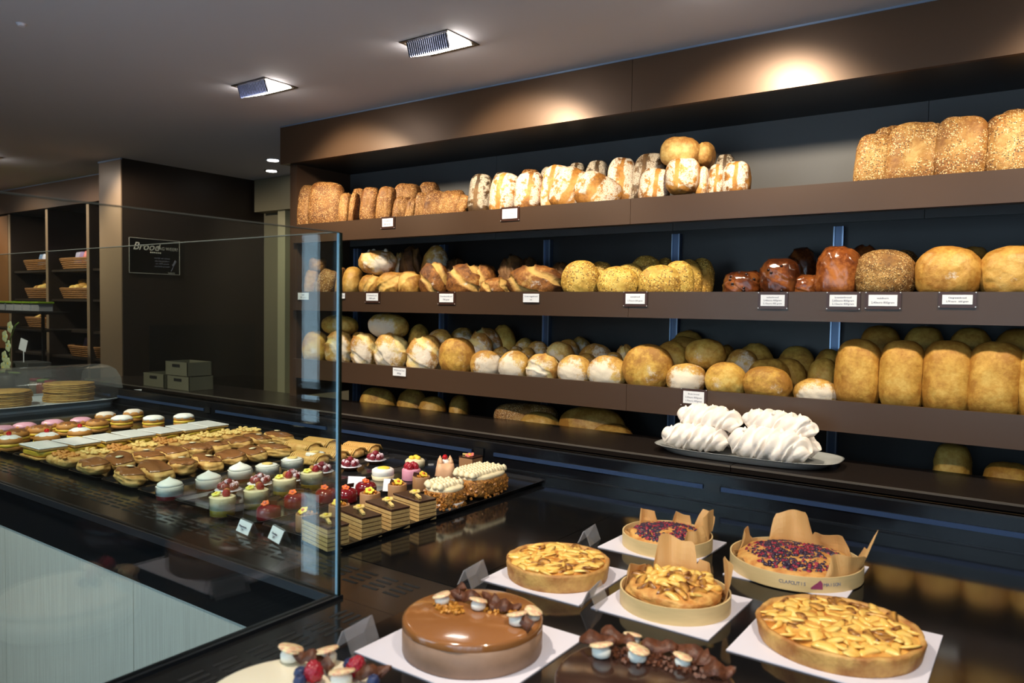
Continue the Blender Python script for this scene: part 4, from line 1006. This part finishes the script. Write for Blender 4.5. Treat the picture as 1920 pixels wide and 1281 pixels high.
# standing tickets in clear holders inside the case
frosted = bpy.data.materials.new('frosted_ticket_back'); frosted.use_nodes = True; _n = frosted.node_tree; _n.nodes.clear()
_o = nd(_n,'ShaderNodeOutputMaterial'); _m = nd(_n,'ShaderNodeMixShader'); _d = nd(_n,'ShaderNodeBsdfDiffuse'); _t = nd(_n,'ShaderNodeBsdfTranslucent')
_d.inputs[0].default_value = (.62,.60,.61,1); _t.inputs[0].default_value = (.72,.70,.70,1); _m.inputs[0].default_value = .6
_n.links.new(_d.outputs[0],_m.inputs[1]); _n.links.new(_t.outputs[0],_m.inputs[2]); _n.links.new(_m.outputs[0],_o.inputs[0])
def holder(px, py, z, rz, label, sc=1., lines=None, ticket=True, lean=.45):
    p = G(px, py, z); t = thing('ticket_holder', label, 'ticket holder', (p[0], p[1], z+.0005), rz); w = .050*sc; h = .052*sc
    def sheet(y0, z0, y1, z1, th=.0012): return MB().add([(-w,y0,z0),(w,y0,z0),(w,y1,z1),(-w,y1,z1),(-w,y0+th,z0),(w,y0+th,z0),(w,y1+th,z1),(-w,y1+th,z1)],[(0,1,2,3),(7,6,5,4),(0,4,5,1),(1,5,6,2),(2,6,7,3),(3,7,4,0)])
    sheet(-.018*sc,0,.004*sc,h).build('front_sheet', acryl, t); sheet(.026*sc,0,.0045*sc,h).build('back_leg', acryl, t)
    if ticket:
        a = math.atan2(h, .022*sc); f = sheet(-.0205*sc,.004*sc,-.0005*sc,h*.92,.0006); f.build('ticket', paper_w if lines else frosted, t)
        for i, s_ in enumerate(lines or []): text(s_, .011*sc, ink_d, t, (0,-.0135*sc-.0012+i*-.004*sc,.030*sc-i*.012*sc), (PI/2-.40,0,0))
    return t
holder(462,1000,ZC,-.15,'clear ticket holder before the first yellow glass, inside the case',.62,['Mangomousse','2,95'])
holder(522,1015,ZC,-.25,'white ticket in a holder leaning before the layered slices',.66,['Chocolade','2,95'])
# ---------------------------------------------------------------- cakes on white boards
cake_w = plain('cream_cake_glaze', hx((240,228,200)), .3, sss=.1)
car_top = plain('caramel_mirror_glaze', hx((150,96,52)), .12, spec=.7, coat=.4)
car_side = plain('hazelnut_mousse_side', hx((150,116,92)), .5, noise=.12, scale=60)
ch_top = plain('dark_mirror_glaze', hx((52,34,28)), .12, spec=.7)
crust = plain('tart_crust', hx((214,166,92)), .6, noise=.35, scale=28, bump=.5, bscale=150, col2=hx((164,104,48)))
cust_t = plain('baked_custard', hx((236,184,92)), .35, col2=hx((190,112,40)), noise=.3, scale=26)
apple_m = plain('baked_apple', hx((252,218,128)), .22, spec=.6, col2=hx((240,184,84)), noise=.3, scale=40)
apple_b = plain('browned_apple', hx((240,178,84)), .25, spec=.6, col2=hx((96,42,20)), noise=.3, scale=42)
batter = plain('golden_batter', hx((230,176,96)), .55, col2=hx((196,126,58)), noise=.3, scale=45, bump=.6, bscale=160)
wood_r = plain('birch_wood_ring', hx((226,196,140)), .5, noise=.08, scale=20, stretch=(1,1,6))
parch, _nt, _b = mat('brown_baking_paper'); _b.inputs['Base Color'].default_value = rgba(hx((206,160,100))); _b.inputs['Roughness'].default_value = .6
_b.inputs['Transmission Weight'].default_value = 0; _b.inputs['Subsurface Weight'].default_value = .25; _b.inputs['Subsurface Radius'].default_value = (.01,.008,.005)
berry_d = plain('black_currant', hx((44,26,52)), .22, spec=.6)
berry_r = plain('red_berry', hx((150,28,52)), .25, spec=.6)
blueb = plain('blueberry', hx((44,54,92)), .45, noise=.2, scale=60)
mk_w = plain('meringue_kiss', hx((240,236,222)), .6)
mk_p = plain('striped_disc', hx((238,222,170)), .5, col2=hx((220,150,120)), noise=.5, scale=160)
crumb = plain('golden_crumble', hx((206,140,50)), .5, noise=.3, scale=200)
bark = plain('chocolate_bark', hx((104,58,34)), .45, noise=.5, scale=90, bump=.6, bscale=150)
def board(c, s, rz, label):
    o = MB().box(-s/2,-s/2,0,s/2,s/2,.0022).build('cake_board', white_card, loc=(c[0],c[1],ZC+.0003), rz=rz); return tag(o, label, 'board', 'white cake boards')
ZB = ZC+.0026
board((-.783,1.007), .281, .0, 'white square board under the caramel glazed cake')
board((-.752,1.728), .235, -.02, 'white board under the rear left berry cake in wooden ring')
board((-.845,1.383), .237, .02, 'white board under the apple tart nearest the glass')
board((-.581,1.390), .237, -.01, 'white board under the nut cake in wooden ring')
board((-.278,1.400), .295, .0, 'large white board under the big apple tart at right')
board((-.435,1.741), .252, .0, 'white board under the right berry cake in wooden ring')
def kiss(par, loc, s=1., rz=0):
    a = MB().lathe([(.007*s,0),(.0125*s,.003*s),(.013*s,.010*s),(.009*s,.016*s)],20).build('meringue_kiss', mk_w, par, loc, rz)
    d = MB().lathe([(.0125*s,0),(.0165*s,.0012*s),(.0155*s,.0034*s),(.0003,.004*s)],20,wob=lambda q,r,z:1+.06*math.sin(3*q)).build('striped_disc', mk_p, a, (0,0,.0145*s)); d.rotation_euler = (.25,-.1,rz); return a
def shard(par, loc, L, w, rz, sd, tilt=.5):
    r = random.Random(sd); n = 9; vs = []; h = .0022
    for i in range(n):
        x = (i/(n-1)-.5)*L; ww = w*(1-abs(2*i/(n-1)-1)**2*.8)*r.uniform(.7,1.2); zc = .006*math.sin(i*1.3+sd)
        vs += [(x,-ww/2,zc),(x,ww/2,zc+.004),(x,ww/2,zc+.004+h),(x,-ww/2,zc+h)]
    fs = [(i*4+j, i*4+(j+1)%4, i*4+4+(j+1)%4, i*4+4+j) for i in range(n-1) for j in range(4)]+[(3,2,1,0),tuple((n-1)*4+j for j in range(4))]
    o = MB().add(vs, fs, 0, True).build('chocolate_shard', bark, par, loc, rz); o.rotation_euler = (tilt, 0, rz); return o
def crumbs(par, c, R_, n, z, mt, name, sd, s=.005):
    r = random.Random(sd); m = MB()
    for i in range(n):
        a = r.uniform(0,6.28); q = R_*math.sqrt(r.random()); m.obox((c[0]+q*math.cos(a)*1.25, c[1]+q*math.sin(a)*.8, z+r.uniform(0,s*.9)),(s*r.uniform(.5,1.3),s,s*.8),a,0,a,q*90)
    o = m.build(name, mt, par); o['kind'] = 'stuff'; return o
def mousse_cake(c, r, h, top, side, name, label, rz=0):
    t = thing(name, label, 'cake', (c[0],c[1],ZB), rz)
    MB().lathe([(r-.002,0),(r,.003),(r,h-.012)],72,wob=lambda a,q,z:1+.0025*math.sin(a*9+z*200)).build('cake_side', side, t)
    MB().lathe([(r+.0003,h-.0135),(r+.0006,h-.006),(r-.002,h-.0015),(r-.007,h),(.0003,h)],72,caps=False).build('glaze', top, t); return t
# caramel cake
t = mousse_cake((-.778,1.000), .119, .057, car_top, car_side, 'caramel_cake', 'round caramel glazed mousse cake with meringue kisses and chocolate bark')
H = .0572
def on_cake(px, py, c, h): p = G(px, py, ZB+h); return (p[0]-c[0], p[1]-c[1])
cc = (-.778, 1.0)
for px, py, s in ((829,1133,1.),(897,1143,1.),(970,1172,1.1),(1000,1163,.95)):
    x, y = on_cake(px, py, cc, H); q = min(1, .104/math.hypot(x,y)); kiss(t, (x*q,y*q,H), s, px)
x, y = on_cake(842,1142,cc,H); crumbs(t, (x,y), .026, 90, H, crumb, 'golden_crumble', 4)
x, y = on_cake(935,1142,cc,H); crumbs(t, (x,y), .030, 60, H, crumb, 'golden_crumble', 5)
for px, py, L, rz, sd in ((875,1128,.06,.3,1),(925,1137,.06,-.4,2),(948,1148,.055,.6,3),(990,1180,.05,-.5,4),(865,1118,.04,-.9,5)):
    x, y = on_cake(px, py, cc, H); q = min(1, .108/math.hypot(x,y)); shard(t, (x*q,y*q,H+.008), L, .022, rz, sd, .7)
# dark chocolate cake at the bottom
cd = (-.448, .978)
t = mousse_cake(cd, .128, .052, ch_top, choco, 'chocolate_cake', 'dark chocolate glazed cake at the bottom edge with bark and meringue kisses')
for px, py, s in ((1127,1232,1.1),(1195,1240,1.1),(1183,1200,.9),(1280,1250,.9)):
    x, y = on_cake(px, py, cd, .052); q = min(1, .112/math.hypot(x,y)); kiss(t, (x*q,y*q,.052), s, px)
for px, py, L, rz, sd in ((1110,1205,.06,.3,11),(1150,1195,.07,-.2,12),(1240,1225,.06,.4,13),(1290,1235,.07,.1,14),(1320,1250,.06,-.3,15),(1345,1270,.05,.5,16)):
    x, y = on_cake(px, py, cd, .052); q = min(1, .116/math.hypot(x,y)); shard(t, (x*q,y*q,.060), L, .026, rz, sd, .5)
for px, py in ((1185,1235),(1250,1245),(1310,1258)): x, y = on_cake(px, py, cd, .052); crumbs(t, (x,y), .028, 60, .052, bark, 'chocolate_crumbs', px)
# white cream cake at the bottom edge
cw = (-.818, .648)
t = mousse_cake(cw, .116, .050, cake_w, cake_w, 'cream_cake', 'ivory cream cake at the bottom edge topped with raspberries and blueberries')
for px, py, r_ in ((588,1272,.0145),(668,1262,.0145)): x, y = on_cake(px, py, cw, .056); rasp(t, (x,y,.050+r_*1.1), r_, False, (.3,.2,px))
for px, py in ((563,1266),(655,1250),(700,1281),(562,1281)): x, y = on_cake(px, py, cw, .056); MB().lathe([(.002,-.0085),(.008,-.005),(.0095,0),(.007,.006),(.003,.0085),(.0035,.007)],16).build('blueberry', blueb, t, (x,y,.059))
for px, py in ((545,1240),(612,1243),(640,1285)): x, y = on_cake(px, py, cw, .050); a = kiss(t, (x,y,.050), 1.15, px)
for px, py, rz, sd in ((580,1250,.4,21),(615,1262,-.5,22),(700,1278,.9,23)): x, y = on_cake(px, py, cw, .050); shard(t, (x,y,.062), .05, .02, rz, sd, .6)
# apple tarts: every slice its own piece
def wedge(sd):
    r = random.Random(sd); n = 6; R0, w, h = .030, r.uniform(.014,.020), .0055; vs = []
    for i in range(n+1):
        a = -.62+1.24*i/n; k = 1-abs(2*i/n-1)**3*.55
        x, y = R0*math.sin(a), R0*(math.cos(a)-1)
        vs += [(x,y-w*.5*k,0),(x,y+w*.5*k,.001),(x,y+w*.35*k,h*k),(x,y-w*.15*k,h*k*.8)]
    fs = [(i*4+j, i*4+4+j, i*4+4+(j+1)%4, i*4+(j+1)%4) for i in range(n) for j in range(4)]+[(0,1,2,3),tuple(n*4+j for j in (3,2,1,0))]
    return [MB().add(vs, fs, 0, True).mesh('apple_slice', m_) for m_ in (apple_m, apple_b)]
WD = [wedge(i) for i in range(5)]
def apple_tart(c, r, h, label, n, sd):
    t = thing('apple_tart', label, 'tart', (c[0],c[1],ZB)); R_ = random.Random(sd)
    wf_ = lambda a, q, z: 1+(.010*math.sin(a*11+sd)+.007*math.sin(a*23))*(z/h)
    MB().lathe([(r*.95,0),(r*.965,.004),(r,h*.9),(r*.985,h*1.06),(r*.93,h*1.02),(r*.92,h*.8),(.0003,h*.8)],80,wob=wf_).build('crust', crust, t)
    d, f, u = sup(16, 2, (r*.93,r*.93,.010), sd, .06, 9); MB().add(d+np.array((0,0,h*.84)), f, 0, True).build('custard_filling', cust_t, t)
    for i in range(n):
        q = r*.86*math.sqrt((i+.5)/n); a = i*2.39996; me = WD[R_.randrange(5)][1 if R_.random() < .24 else 0]
        o = obj('apple_slice', me, t, (q*math.cos(a), q*math.sin(a), h*.84+.0045+R_.uniform(0,.0035)*(1 if q < r*.7 else .3)))
        k = R_.uniform(.85,1.3)*(r/.13)**.5; o.scale = (k,k,R_.uniform(.8,1.3)); o.rotation_euler = (R_.uniform(-.38,.38), R_.uniform(-.22,.22), a+R_.uniform(0,6.28))
    return t
apple_tart((-.845,1.383), .112, .036, 'round apple tart near the glass, smaller of the two', 84, 1)
apple_tart((-.278,1.400), .137, .032, 'large golden apple tart at the lower right', 104, 2)
# cakes in wooden rings lined with paper
def paper_collar(t, r, h0, sd, peaks, mt=None):
    R_ = random.Random(sd); n = 132; rows = 7; vs = []; top = []
    for i in range(n):
        a = 2*PI*i/n; hh = h0*(.55+.25*math.sin(a*5+sd)+.2*math.sin(a*9+sd*2))
        for (pa, ph, pw) in peaks:
            dlt = abs((a-pa+PI) % (2*PI)-PI)
            if dlt < pw: hh = max(hh, ph*min(1,(pw-dlt)/(.42*pw))*(1+.03*math.sin(a*13+sd)+.16*(a-pa)/pw*(1 if sd%2 else -1)))
        top.append(max(hh, .006))
    for j in range(rows+1):
        s_ = j/rows
        for i in range(n):
            a = 2*PI*i/n; z = .012+top[i]*s_
            q = r*.93+ (.0055*math.sin(a*7+sd)+.003*math.sin(a*17+sd))*min(1,s_*1.6)+ (-.004+.020*top[i]/.06*s_)*s_*math.sin(a*3+sd*1.7)
            q = min(q, r*.955) if z < .034 else q
            vs.append((q*math.cos(a), q*math.sin(a), z))
    fs = [(j*n+i, j*n+(i+1)%n, (j+1)*n+(i+1)%n, (j+1)*n+i) for j in range(rows) for i in range(n)]
    o = MB().add(vs, fs, 0, False).build('baking_paper', mt or parch, t); m = o.modifiers.new('thickness', 'SOLIDIFY'); m.thickness = .0006; return o
def ring_cake(c, r, label, sd, peaks, berries, sy=1.):
    t = thing('ring_cake', label, 'cake', (c[0],c[1],ZB)); h = .032
    MB().lathe([(r,.0),(r,h)],96,caps=False).lathe([(r,h),(r-.003,h)],96,caps=False,sm=False).lathe([(r-.003,h),(r-.003,.0)],96,caps=False).build('wooden_ring', wood_r, t)
    MB().lathe([(r-.006,0),(r-.004,.002),(.0003,.003)],48).build('ring_base', crust, t)
    v, f, u = sup(20, 2.4, (r*.84,r*.84,.022), sd, .05, 5); z0 = .020 if berries else .028
    v += (.003*sn(u, sd, 9, 3))[:,None]*np.array((0,0,1.)); MB().add(v+np.array((0,0,z0)), f, 0, True).build('cake_top', batter, t)
    paper_collar(t, r, .022, sd, peaks)
    R_ = random.Random(sd)
    if berries:
        md, mr = MB(), MB()
        for i in range(900):
            a = R_.uniform(0,6.28); q = r*.76*math.sqrt(R_.random())
            if math.sin(q*130+a*2+sd)+math.sin(a*3+q*60) < -1.1: continue
            z = z0+.021*math.sqrt(max(0,1-(q/(r*.86))**2.2))+.001; s_ = R_.uniform(.0032,.0050)
            (md if R_.random() < .72 else mr).blob((q*math.cos(a),q*math.sin(a),z),(s_,s_,s_),0,3)
        o = md.build('black_berries', berry_d, t); o['kind'] = 'stuff'; o = mr.build('red_berries', berry_r, t); o['kind'] = 'stuff'
    else:
        for i in range(46):
            q = r*.74*math.sqrt((i+.5)/46); a = i*2.4; z = z0+.021*math.sqrt(max(0,1-(q/(r*.86))**2.2))
            o = obj('apple_slice', WD[i%5][1 if i%5 in (1,3) else 0], t, (q*math.cos(a),q*math.sin(a),z)); o.rotation_euler = (R_.uniform(-.6,.6),R_.uniform(-.6,.6),i); o.scale = (1,1.1,1.6)
    return t
# angle 0 = +x (away right), PI/2 = towards the bread wall
ring_cake((-.742,1.728), .109, 'rear left berry cake in a pale wooden ring with upright brown paper', 3, [(.35,.075,.30),(.9,.062,.35),(1.6,.045,.3),(2.5,.050,.3),(5.9,.05,.5)], True)
ring_cake((-.577,1.388), .107, 'golden apple cake in a wooden ring, brown paper standing high behind', 5, [(1.95,.085,.55),(1.3,.05,.3),(.35,.085,.28),(3.0,.045,.5)], False)
rc = ring_cake((-.440,1.741), .141, 'right berry cake in a wide stamped wooden ring with crumpled brown paper', 8, [(1.9,.085,.45),(1.2,.05,.5),(.1,.060,.4),(5.9,.055,.55),(2.9,.05,.3)], True)
stamp = plain('purple_stamp', hx((150,60,96)), .6); r_ = .1414
def ring_pt(a, z): return (r_*math.cos(a), r_*math.sin(a), z)
def on_ring(o, a): o.rotation_euler = (PI/2, 0, a+PI/2)
ac = -1.02
o = MB().add([(-.011,-.009,0),(.013,-.009,0),(.013,.003,0),(.008,.010,0),(.003,.005,0),(-.004,0,0),(-.011,-.006,0)],[(0,1,2,3,4,5,6)]).build('stamp_mark', stamp, rc, ring_pt(ac,.017)); on_ring(o, ac)
for i, ch_ in enumerate('CLAFOUTIS'):
    a = ac-.50+i*.042; o = text(ch_, .010, ink, rc, ring_pt(a,.017), (PI/2,0,a+PI/2), 'stamp_lettering')
for i, ch_ in enumerate('MAISON'):
    a = ac+.13+i*.045; o = text(ch_, .010, ink, rc, ring_pt(a,.017), (PI/2,0,a+PI/2), 'stamp_lettering')
# clear card holders beside the cakes
holder(668,1208,ZC,-1.45,'clear card holder standing left of the caramel cake',.74)
holder(886,1092,ZC,-1.45,'clear card holder left of the smaller apple tart',.74)
holder(1112,1132,ZC+.003,-1.40,'clear card holder between small apple tart and golden ring cake',.70)
holder(1103,1016,ZC,-1.45,'clear card holder left of the rear berry cake',.70)

# ---------------------------------------------------------------- pancake dome, orchid and boxes on the far left
dw = plain('white_tray_plastic', hx((214,222,230)), .3)
t = thing('pancake_tray', 'white serving tray under a clear dome holding pancake stacks', 'serving tray', (-4.52,1.83,ZC+.0005), 0)
MB().poly(rrect(.24,.40,1,40,5),0,.012).build('tray_foot', dw, t)
m = MB(); n = 40; vs = []
for kk, z in ((.93,.012),(1.0,.030),(1.04,.034),(1.04,.038),(.99,.036),(.93,.022)): vs += [(x,y,z) for x,y in rrect(.26,.42,kk,n,5)]
m.add(vs, [(j*n+i, j*n+(i+1)%n, (j+1)*n+(i+1)%n, (j+1)*n+i) for j in range(5) for i in range(n)]+[tuple(5*n+i for i in range(n))], 0, True).build('tray_rim', dw, t)
m = MB(); n = 26; prof = [(-.245,.036),(-.245,.10),(-.225,.155),(-.17,.195),(-.09,.212),(0,.216),(.09,.212),(.17,.195),(.225,.155),(.245,.10),(.245,.036)]
vs = [(x,-.40,z) for x,z in prof]+[(x,.40,z) for x,z in prof]; k = len(prof)
m.add(vs, [(i,i+1,k+i+1,k+i) for i in range(k-1)], 0, True).build('dome_cover', dome_m, t)
for s_ in (-1,1): MB().poly([(x,z) for x,z in prof],0,.002).build('dome_end', dome_m, t, (0,.40*s_,0)).rotation_euler = (PI/2,0,0)
pan = plain('pancake', hx((206,166,86)), .6, noise=.3, scale=25, col2=hx((170,122,52)))
for si, (sx_, sy_) in enumerate(((.045,.20),(.045,-.12))):
    for i in range(11 if si == 0 else 9):
        o = MB().lathe([(.118,0),(.127,.003),(.125,.0075),(.10,.0090),(.0003,.0092)],30,wob=lambda a,r,z,i=i:1+.02*math.sin(a*3+i*1.7)).build('pancake', pan, loc=(-4.52+sx_+rnd.uniform(-.006,.006),1.83+sy_+rnd.uniform(-.006,.006),ZC+.0225+i*.0092))
        tag(o, 'golden pancake, %s from the bottom of the %s stack under the dome' % (nth(i), 'right' if si == 0 else 'left'), 'pancake', 'pancakes under the dome')
o = MB().obox((0,0,.045),(.09,.0015,.07),1.3).build('dome_notice', paper_w, loc=(-4.24,2.27,ZC+.002)); tag(o,'white notice standing at the right end of the pancake dome','notice')
# orchid
t = thing('orchid', 'pale green white orchid at the left edge of view', 'plant', (-5.43,2.10,ZC+.0005))
MB().lathe([(.05,0),(.065,.01),(.075,.10),(.07,.105),(.06,.09)],24).build('pot', plain('grey_pot', hx((66,66,62)),.5), t)
gr = plain('orchid_green', hx((120,150,70)), .5); pe = plain('orchid_petal', hx((216,226,176)), .5, sss=.2)
MB().tube([(0,0,.09),(.01,0,.20),(0,.01,.33),(.05,.02,.42),(.10,.02,.44)],.004).build('stem', gr, t)
for i in range(4): MB().blob((.07*math.cos(i*1.6),.07*math.sin(i*1.6),.12),(.075,.022,.008),0,6,i,.1,2,i*1.6).build('leaf', gr, t)
for i, (x, y, z) in enumerate(((.02,-.03,.22),(.05,-.02,.29),(.03,-.03,.35),(.08,-.02,.41),(.0,-.03,.15),(.07,-.03,.18))):
    fl = MB().blob((0,0,0),(.009,.009,.009),n=4).build('blossom', ylw, t, (x,y,z))
    for k in range(5): a = k*1.2566; MB().blob((.022*math.cos(a),-.003,.022*math.sin(a)),(.020,.004,.018),0,5,k,.08,2).build('petal', pe, fl)
o = MB().obox((0,0,.0),(.06,.002,.075),.3,0,0,.3).box(-.004,0,-.14,.004,.003,-.03).build('plant_label', paper_w, loc=(-5.27,2.12,ZC+.30)); tag(o,'white tag on a stick beside the orchid','label')
o = MB().box(-.11,-.07,0,.11,.07,.19).build('grey_box', plain('grey_cardboard', hx((70,70,68)), .6), loc=(-5.3,2.18,ZC+.0005), bevel=.004); tag(o,'dark grey box behind the orchid at the left','box')
# candy jars with red and green lids behind the dome
for i in range(7):
    x = -5.15+i*.10; t = thing('sweet_jar', '%s small lidded sweet jar from left behind the pancake dome' % nth(i), 'jar', (x,2.14,ZC+.0005), 0, 'sweet jars')
    MB().lathe([(.034,0),(.038,.004),(.038,.065),(.030,.078)],18).build('jar_body', plain('jar_sweets_%d'%(i%2), hx((176,92,70)) if i%2 else hx((150,140,120)), .2, noise=.4, scale=80) if 'jar_sweets_%d'%(i%2) not in bpy.data.materials else bpy.data.materials['jar_sweets_%d'%(i%2)], t)
    MB().lathe([(.033,.078),(.034,.094),(.032,.096)],18).build('lid', [berry_r, gr][i%2], t)
# beige crates on the back worktop
cb = plain('beige_crate', hx((108,104,86)), .6)
for i, (x, z) in enumerate(((-5.02,0),(-4.72,0),(-4.74,.095))):
    t = thing('crate', ['beige crate at the left on the far end of the worktop','beige crate at the right on the far worktop, lower of two','beige crate stacked on top of the right one'][i], 'crate', (x,2.92,.9212+z*1.0))
    MB().box(-.13,-.09,0,.13,.09,.004).build('crate_floor', cb, t)
    for a_ in ((-.13,-.09,.13,-.086),(-.13,.086,.13,.09),(-.13,-.09,-.126,.09),(.126,-.09,.13,.09)): MB().box(a_[0],a_[1],.004,a_[2],a_[3],.090).build('crate_side', cb, t)
    MB().box(-.045,-.0915,.055,.045,-.0905,.075).build('hand_slot', slot_m, t)
# ---- gift shelving on the far left
gs = thing('gift_shelving', 'tall brown shelving with baskets at the far left', 'shelving', (0,0,0)); GYF = 3.36
MB().box(-10.0,GYF,2.385,-6.27,GYF+.02,CEIL-.008).build('fascia_panel', lam, gs); MB().box(-10.0,GYF-.004,CEIL-.008,-6.27,GYF+.02,CEIL).build('ceiling_strip', steel_l, gs)
MB().box(-10.0,3.92,.02,-6.27,3.94,2.385).build('back_panel', darkwall, gs); MB().box(-10.0,GYF+.02,2.385,-6.27,3.94,2.41).build('top_board', blackb, gs)
for x in (-8.72,-7.89,-7.09): dv = MB().box(x-.024,GYF+.034,.05,x+.024,3.92,2.38).build('divider', darkwall, gs); MB().box(x-.024,GYF+.030,.05,x+.024,GYF+.034,2.38).build('divider_edge', col_lam, dv)
MB().box(-9.98,GYF+.028,1.0,-8.75,GYF+.034,2.37).build('side_door', plain('orange_brown_door', hx((110,70,36)), .45), gs)
for z in (1.80,1.52,1.23,.98): MB().box(-8.69,GYF+.06,z-.02,-6.28,3.91,z).build('shelf', darkwall, gs)
wick = plain('wicker', hx((166,110,52)), .6, bump=1., bscale=160, noise=.4, scale=120, col2=hx((96,58,26)))
rollm = bread('crust_small_rolls', hx((236,200,130)), hx((216,166,92)), hx((170,112,56)), bump=.2)
def basket(x, z, label, w=.30):
    t = thing('basket', label, 'basket', (x,3.57,z+.001), 0, 'wicker baskets on the gift shelves')
    for k in range(5): MB().tube([(xx*(.9+.03*k),yy*(.9+.03*k),.012+k*.018) for xx,yy in rrect(w,.15,1,24,5)]+[(rrect(w,.15,1,24,5)[0][0]*(.9+.03*k),0,.012+k*.018)],.009,5).build('wicker_band', wick, t)
    MB().poly(rrect(w*.88,.13,1,24,5),0,.006).build('basket_floor', wick, t)
    MB().tube([(w*1.03*a,b*1.03,.098) for a,b in [(p_[0]/w,p_[1]) for p_ in rrect(w,.15,1,24,5)+[rrect(w,.15,1,24,5)[0]]]],.011,6).build('basket_rim', wick, t); return t
bs = [(-8.22,1.80,'upper left wicker basket of wrapped packets on the gift shelves'),(-7.45,1.80,'upper right wicker basket of wrapped packets on the gift shelves'),
      (-8.20,1.52,'wicker basket of round rolls, left middle shelf'),(-7.45,1.52,'wicker basket heaped with pale rolls, right middle shelf'),(-8.20,1.23,'wicker basket of long finger rolls, lower left shelf'),(-7.3,.98,'low wicker basket with wrapped sweets near the pier')]
for x, z, l in bs: basket(x, z, l)
pk_m = [plain('packet_%d'%i, hx(c_), .25) for i, c_ in enumerate(((120,140,180),(180,170,200),(150,120,170),(200,60,60)))]
for bi, (x, z) in enumerate(((-8.22,1.80),(-7.45,1.80),(-7.3,.98))):
    for i in range(5):
        o = MB().obox((0,0,.06),(.085,.03,.12),.2*i,0,-.25,.1*i).build('wrapped_packet', pk_m[(i+bi)%4], loc=(x-.18+i*.09,3.56,z+.055), bevel=.006); tag(o, '%s wrapped packet in the %s basket' % (nth(i), ['upper left','upper right','low'][bi]), 'packet', 'wrapped packets in baskets')
for bi, (x, z, nm) in enumerate(((-8.20,1.52,'left'),(-7.45,1.52,'right'))):
    for i in range(10):
        v, f, u = sup(8, 2.1, (.048,.045,.036), i, .05); me = bpy.data.meshes.new('roll'); me.from_pydata(v.tolist(), [], f); me.polygons.foreach_set('use_smooth', [True]*len(f))
        a_ = me.attributes.new('unit','FLOAT_VECTOR','POINT'); a_.data.foreach_set('vector', u.astype(np.float32).ravel()); me.materials.append(rollm)
        o = bpy.data.objects.new('bread_roll', me); C.objects.link(o); o.location = (x-.19+(i%5)*.092, 3.52+.09*(i//5), z+.10+(.045 if i//5 else 0)+.01*(i%3)); tag(o, '%s small round roll in the %s middle basket' % (nth(i), nm), 'roll', 'rolls in the middle baskets')
for i in range(9):
    v, f, u = sup(8, 2.1, (.030,.095,.026), i, .05); me = bpy.data.meshes.new('finger_roll'); me.from_pydata(v.tolist(), [], f); me.polygons.foreach_set('use_smooth', [True]*len(f))
    a_ = me.attributes.new('unit','FLOAT_VECTOR','POINT'); a_.data.foreach_set('vector', u.astype(np.float32).ravel()); me.materials.append(rollm)
    o = bpy.data.objects.new('finger_roll', me); C.objects.link(o); o.location = (-8.40+i*.05, 3.54, 1.23+.105+.012*i); o.rotation_euler = (.45,0,-.4); tag(o, '%s long finger roll heaped in the lower left basket' % nth(i), 'roll', 'finger rolls in the lower basket')
# green lidded tubs on a stand in front of the gift shelves
gl = plain('green_lid', hx((128,160,40)), .35)
sd_ = thing('tub_stand', 'low dark stand carrying green lidded tubs in front of the gift shelves', 'stand', (-7.55,3.05,0))
MB().box(-.62,-.12,1.385,.62,.12,1.405).build('stand_top', blackb, sd_); MB().box(-.62,-.12,1.235,.62,.12,1.25).build('stand_shelf', blackb, sd_)
for x in (-.6,.6): MB().box(x-.012,-.11,0,x+.012,-.09,1.385).build('stand_leg', blackb, sd_)
for i in range(6):
    t = thing('lidded_tub', '%s green lidded clear tub from left on the stand' % nth(i), 'tub', (-8.0+i*.17,3.03,1.4055), 0, 'green lidded tubs')
    MB().box(-.07,-.06,0,.07,.06,.07).build('tub_body', plain('tub_plastic', hx((170,170,180)), .3) if 'tub_plastic' not in bpy.data.materials else bpy.data.materials['tub_plastic'], t, bevel=.006); MB().box(-.076,-.066,.070,.076,.066,.086).build('tub_lid', gl, t, bevel=.003)
# stand added before the shop window to cover part of its reflection
t = thing('window_stand', 'low dark stand added to cover part of the window reflection', 'stand', (-3.0,-.30,0))
MB().box(-.42,-.10,1.10,.42,.10,1.13).build('stand_top', ledge_m, t); MB().box(-.42,-.10,.66,.42,.10,.69).build('stand_shelf', ledge_m, t)
for x in (-.41,.41): MB().box(x-.01,-.10,0,x+.01,.10,1.10).build('stand_leg', ledge_m, t)
MB().box(-.40,.08,.69,.40,.10,.98).build('stand_panel', ledge_m, t)
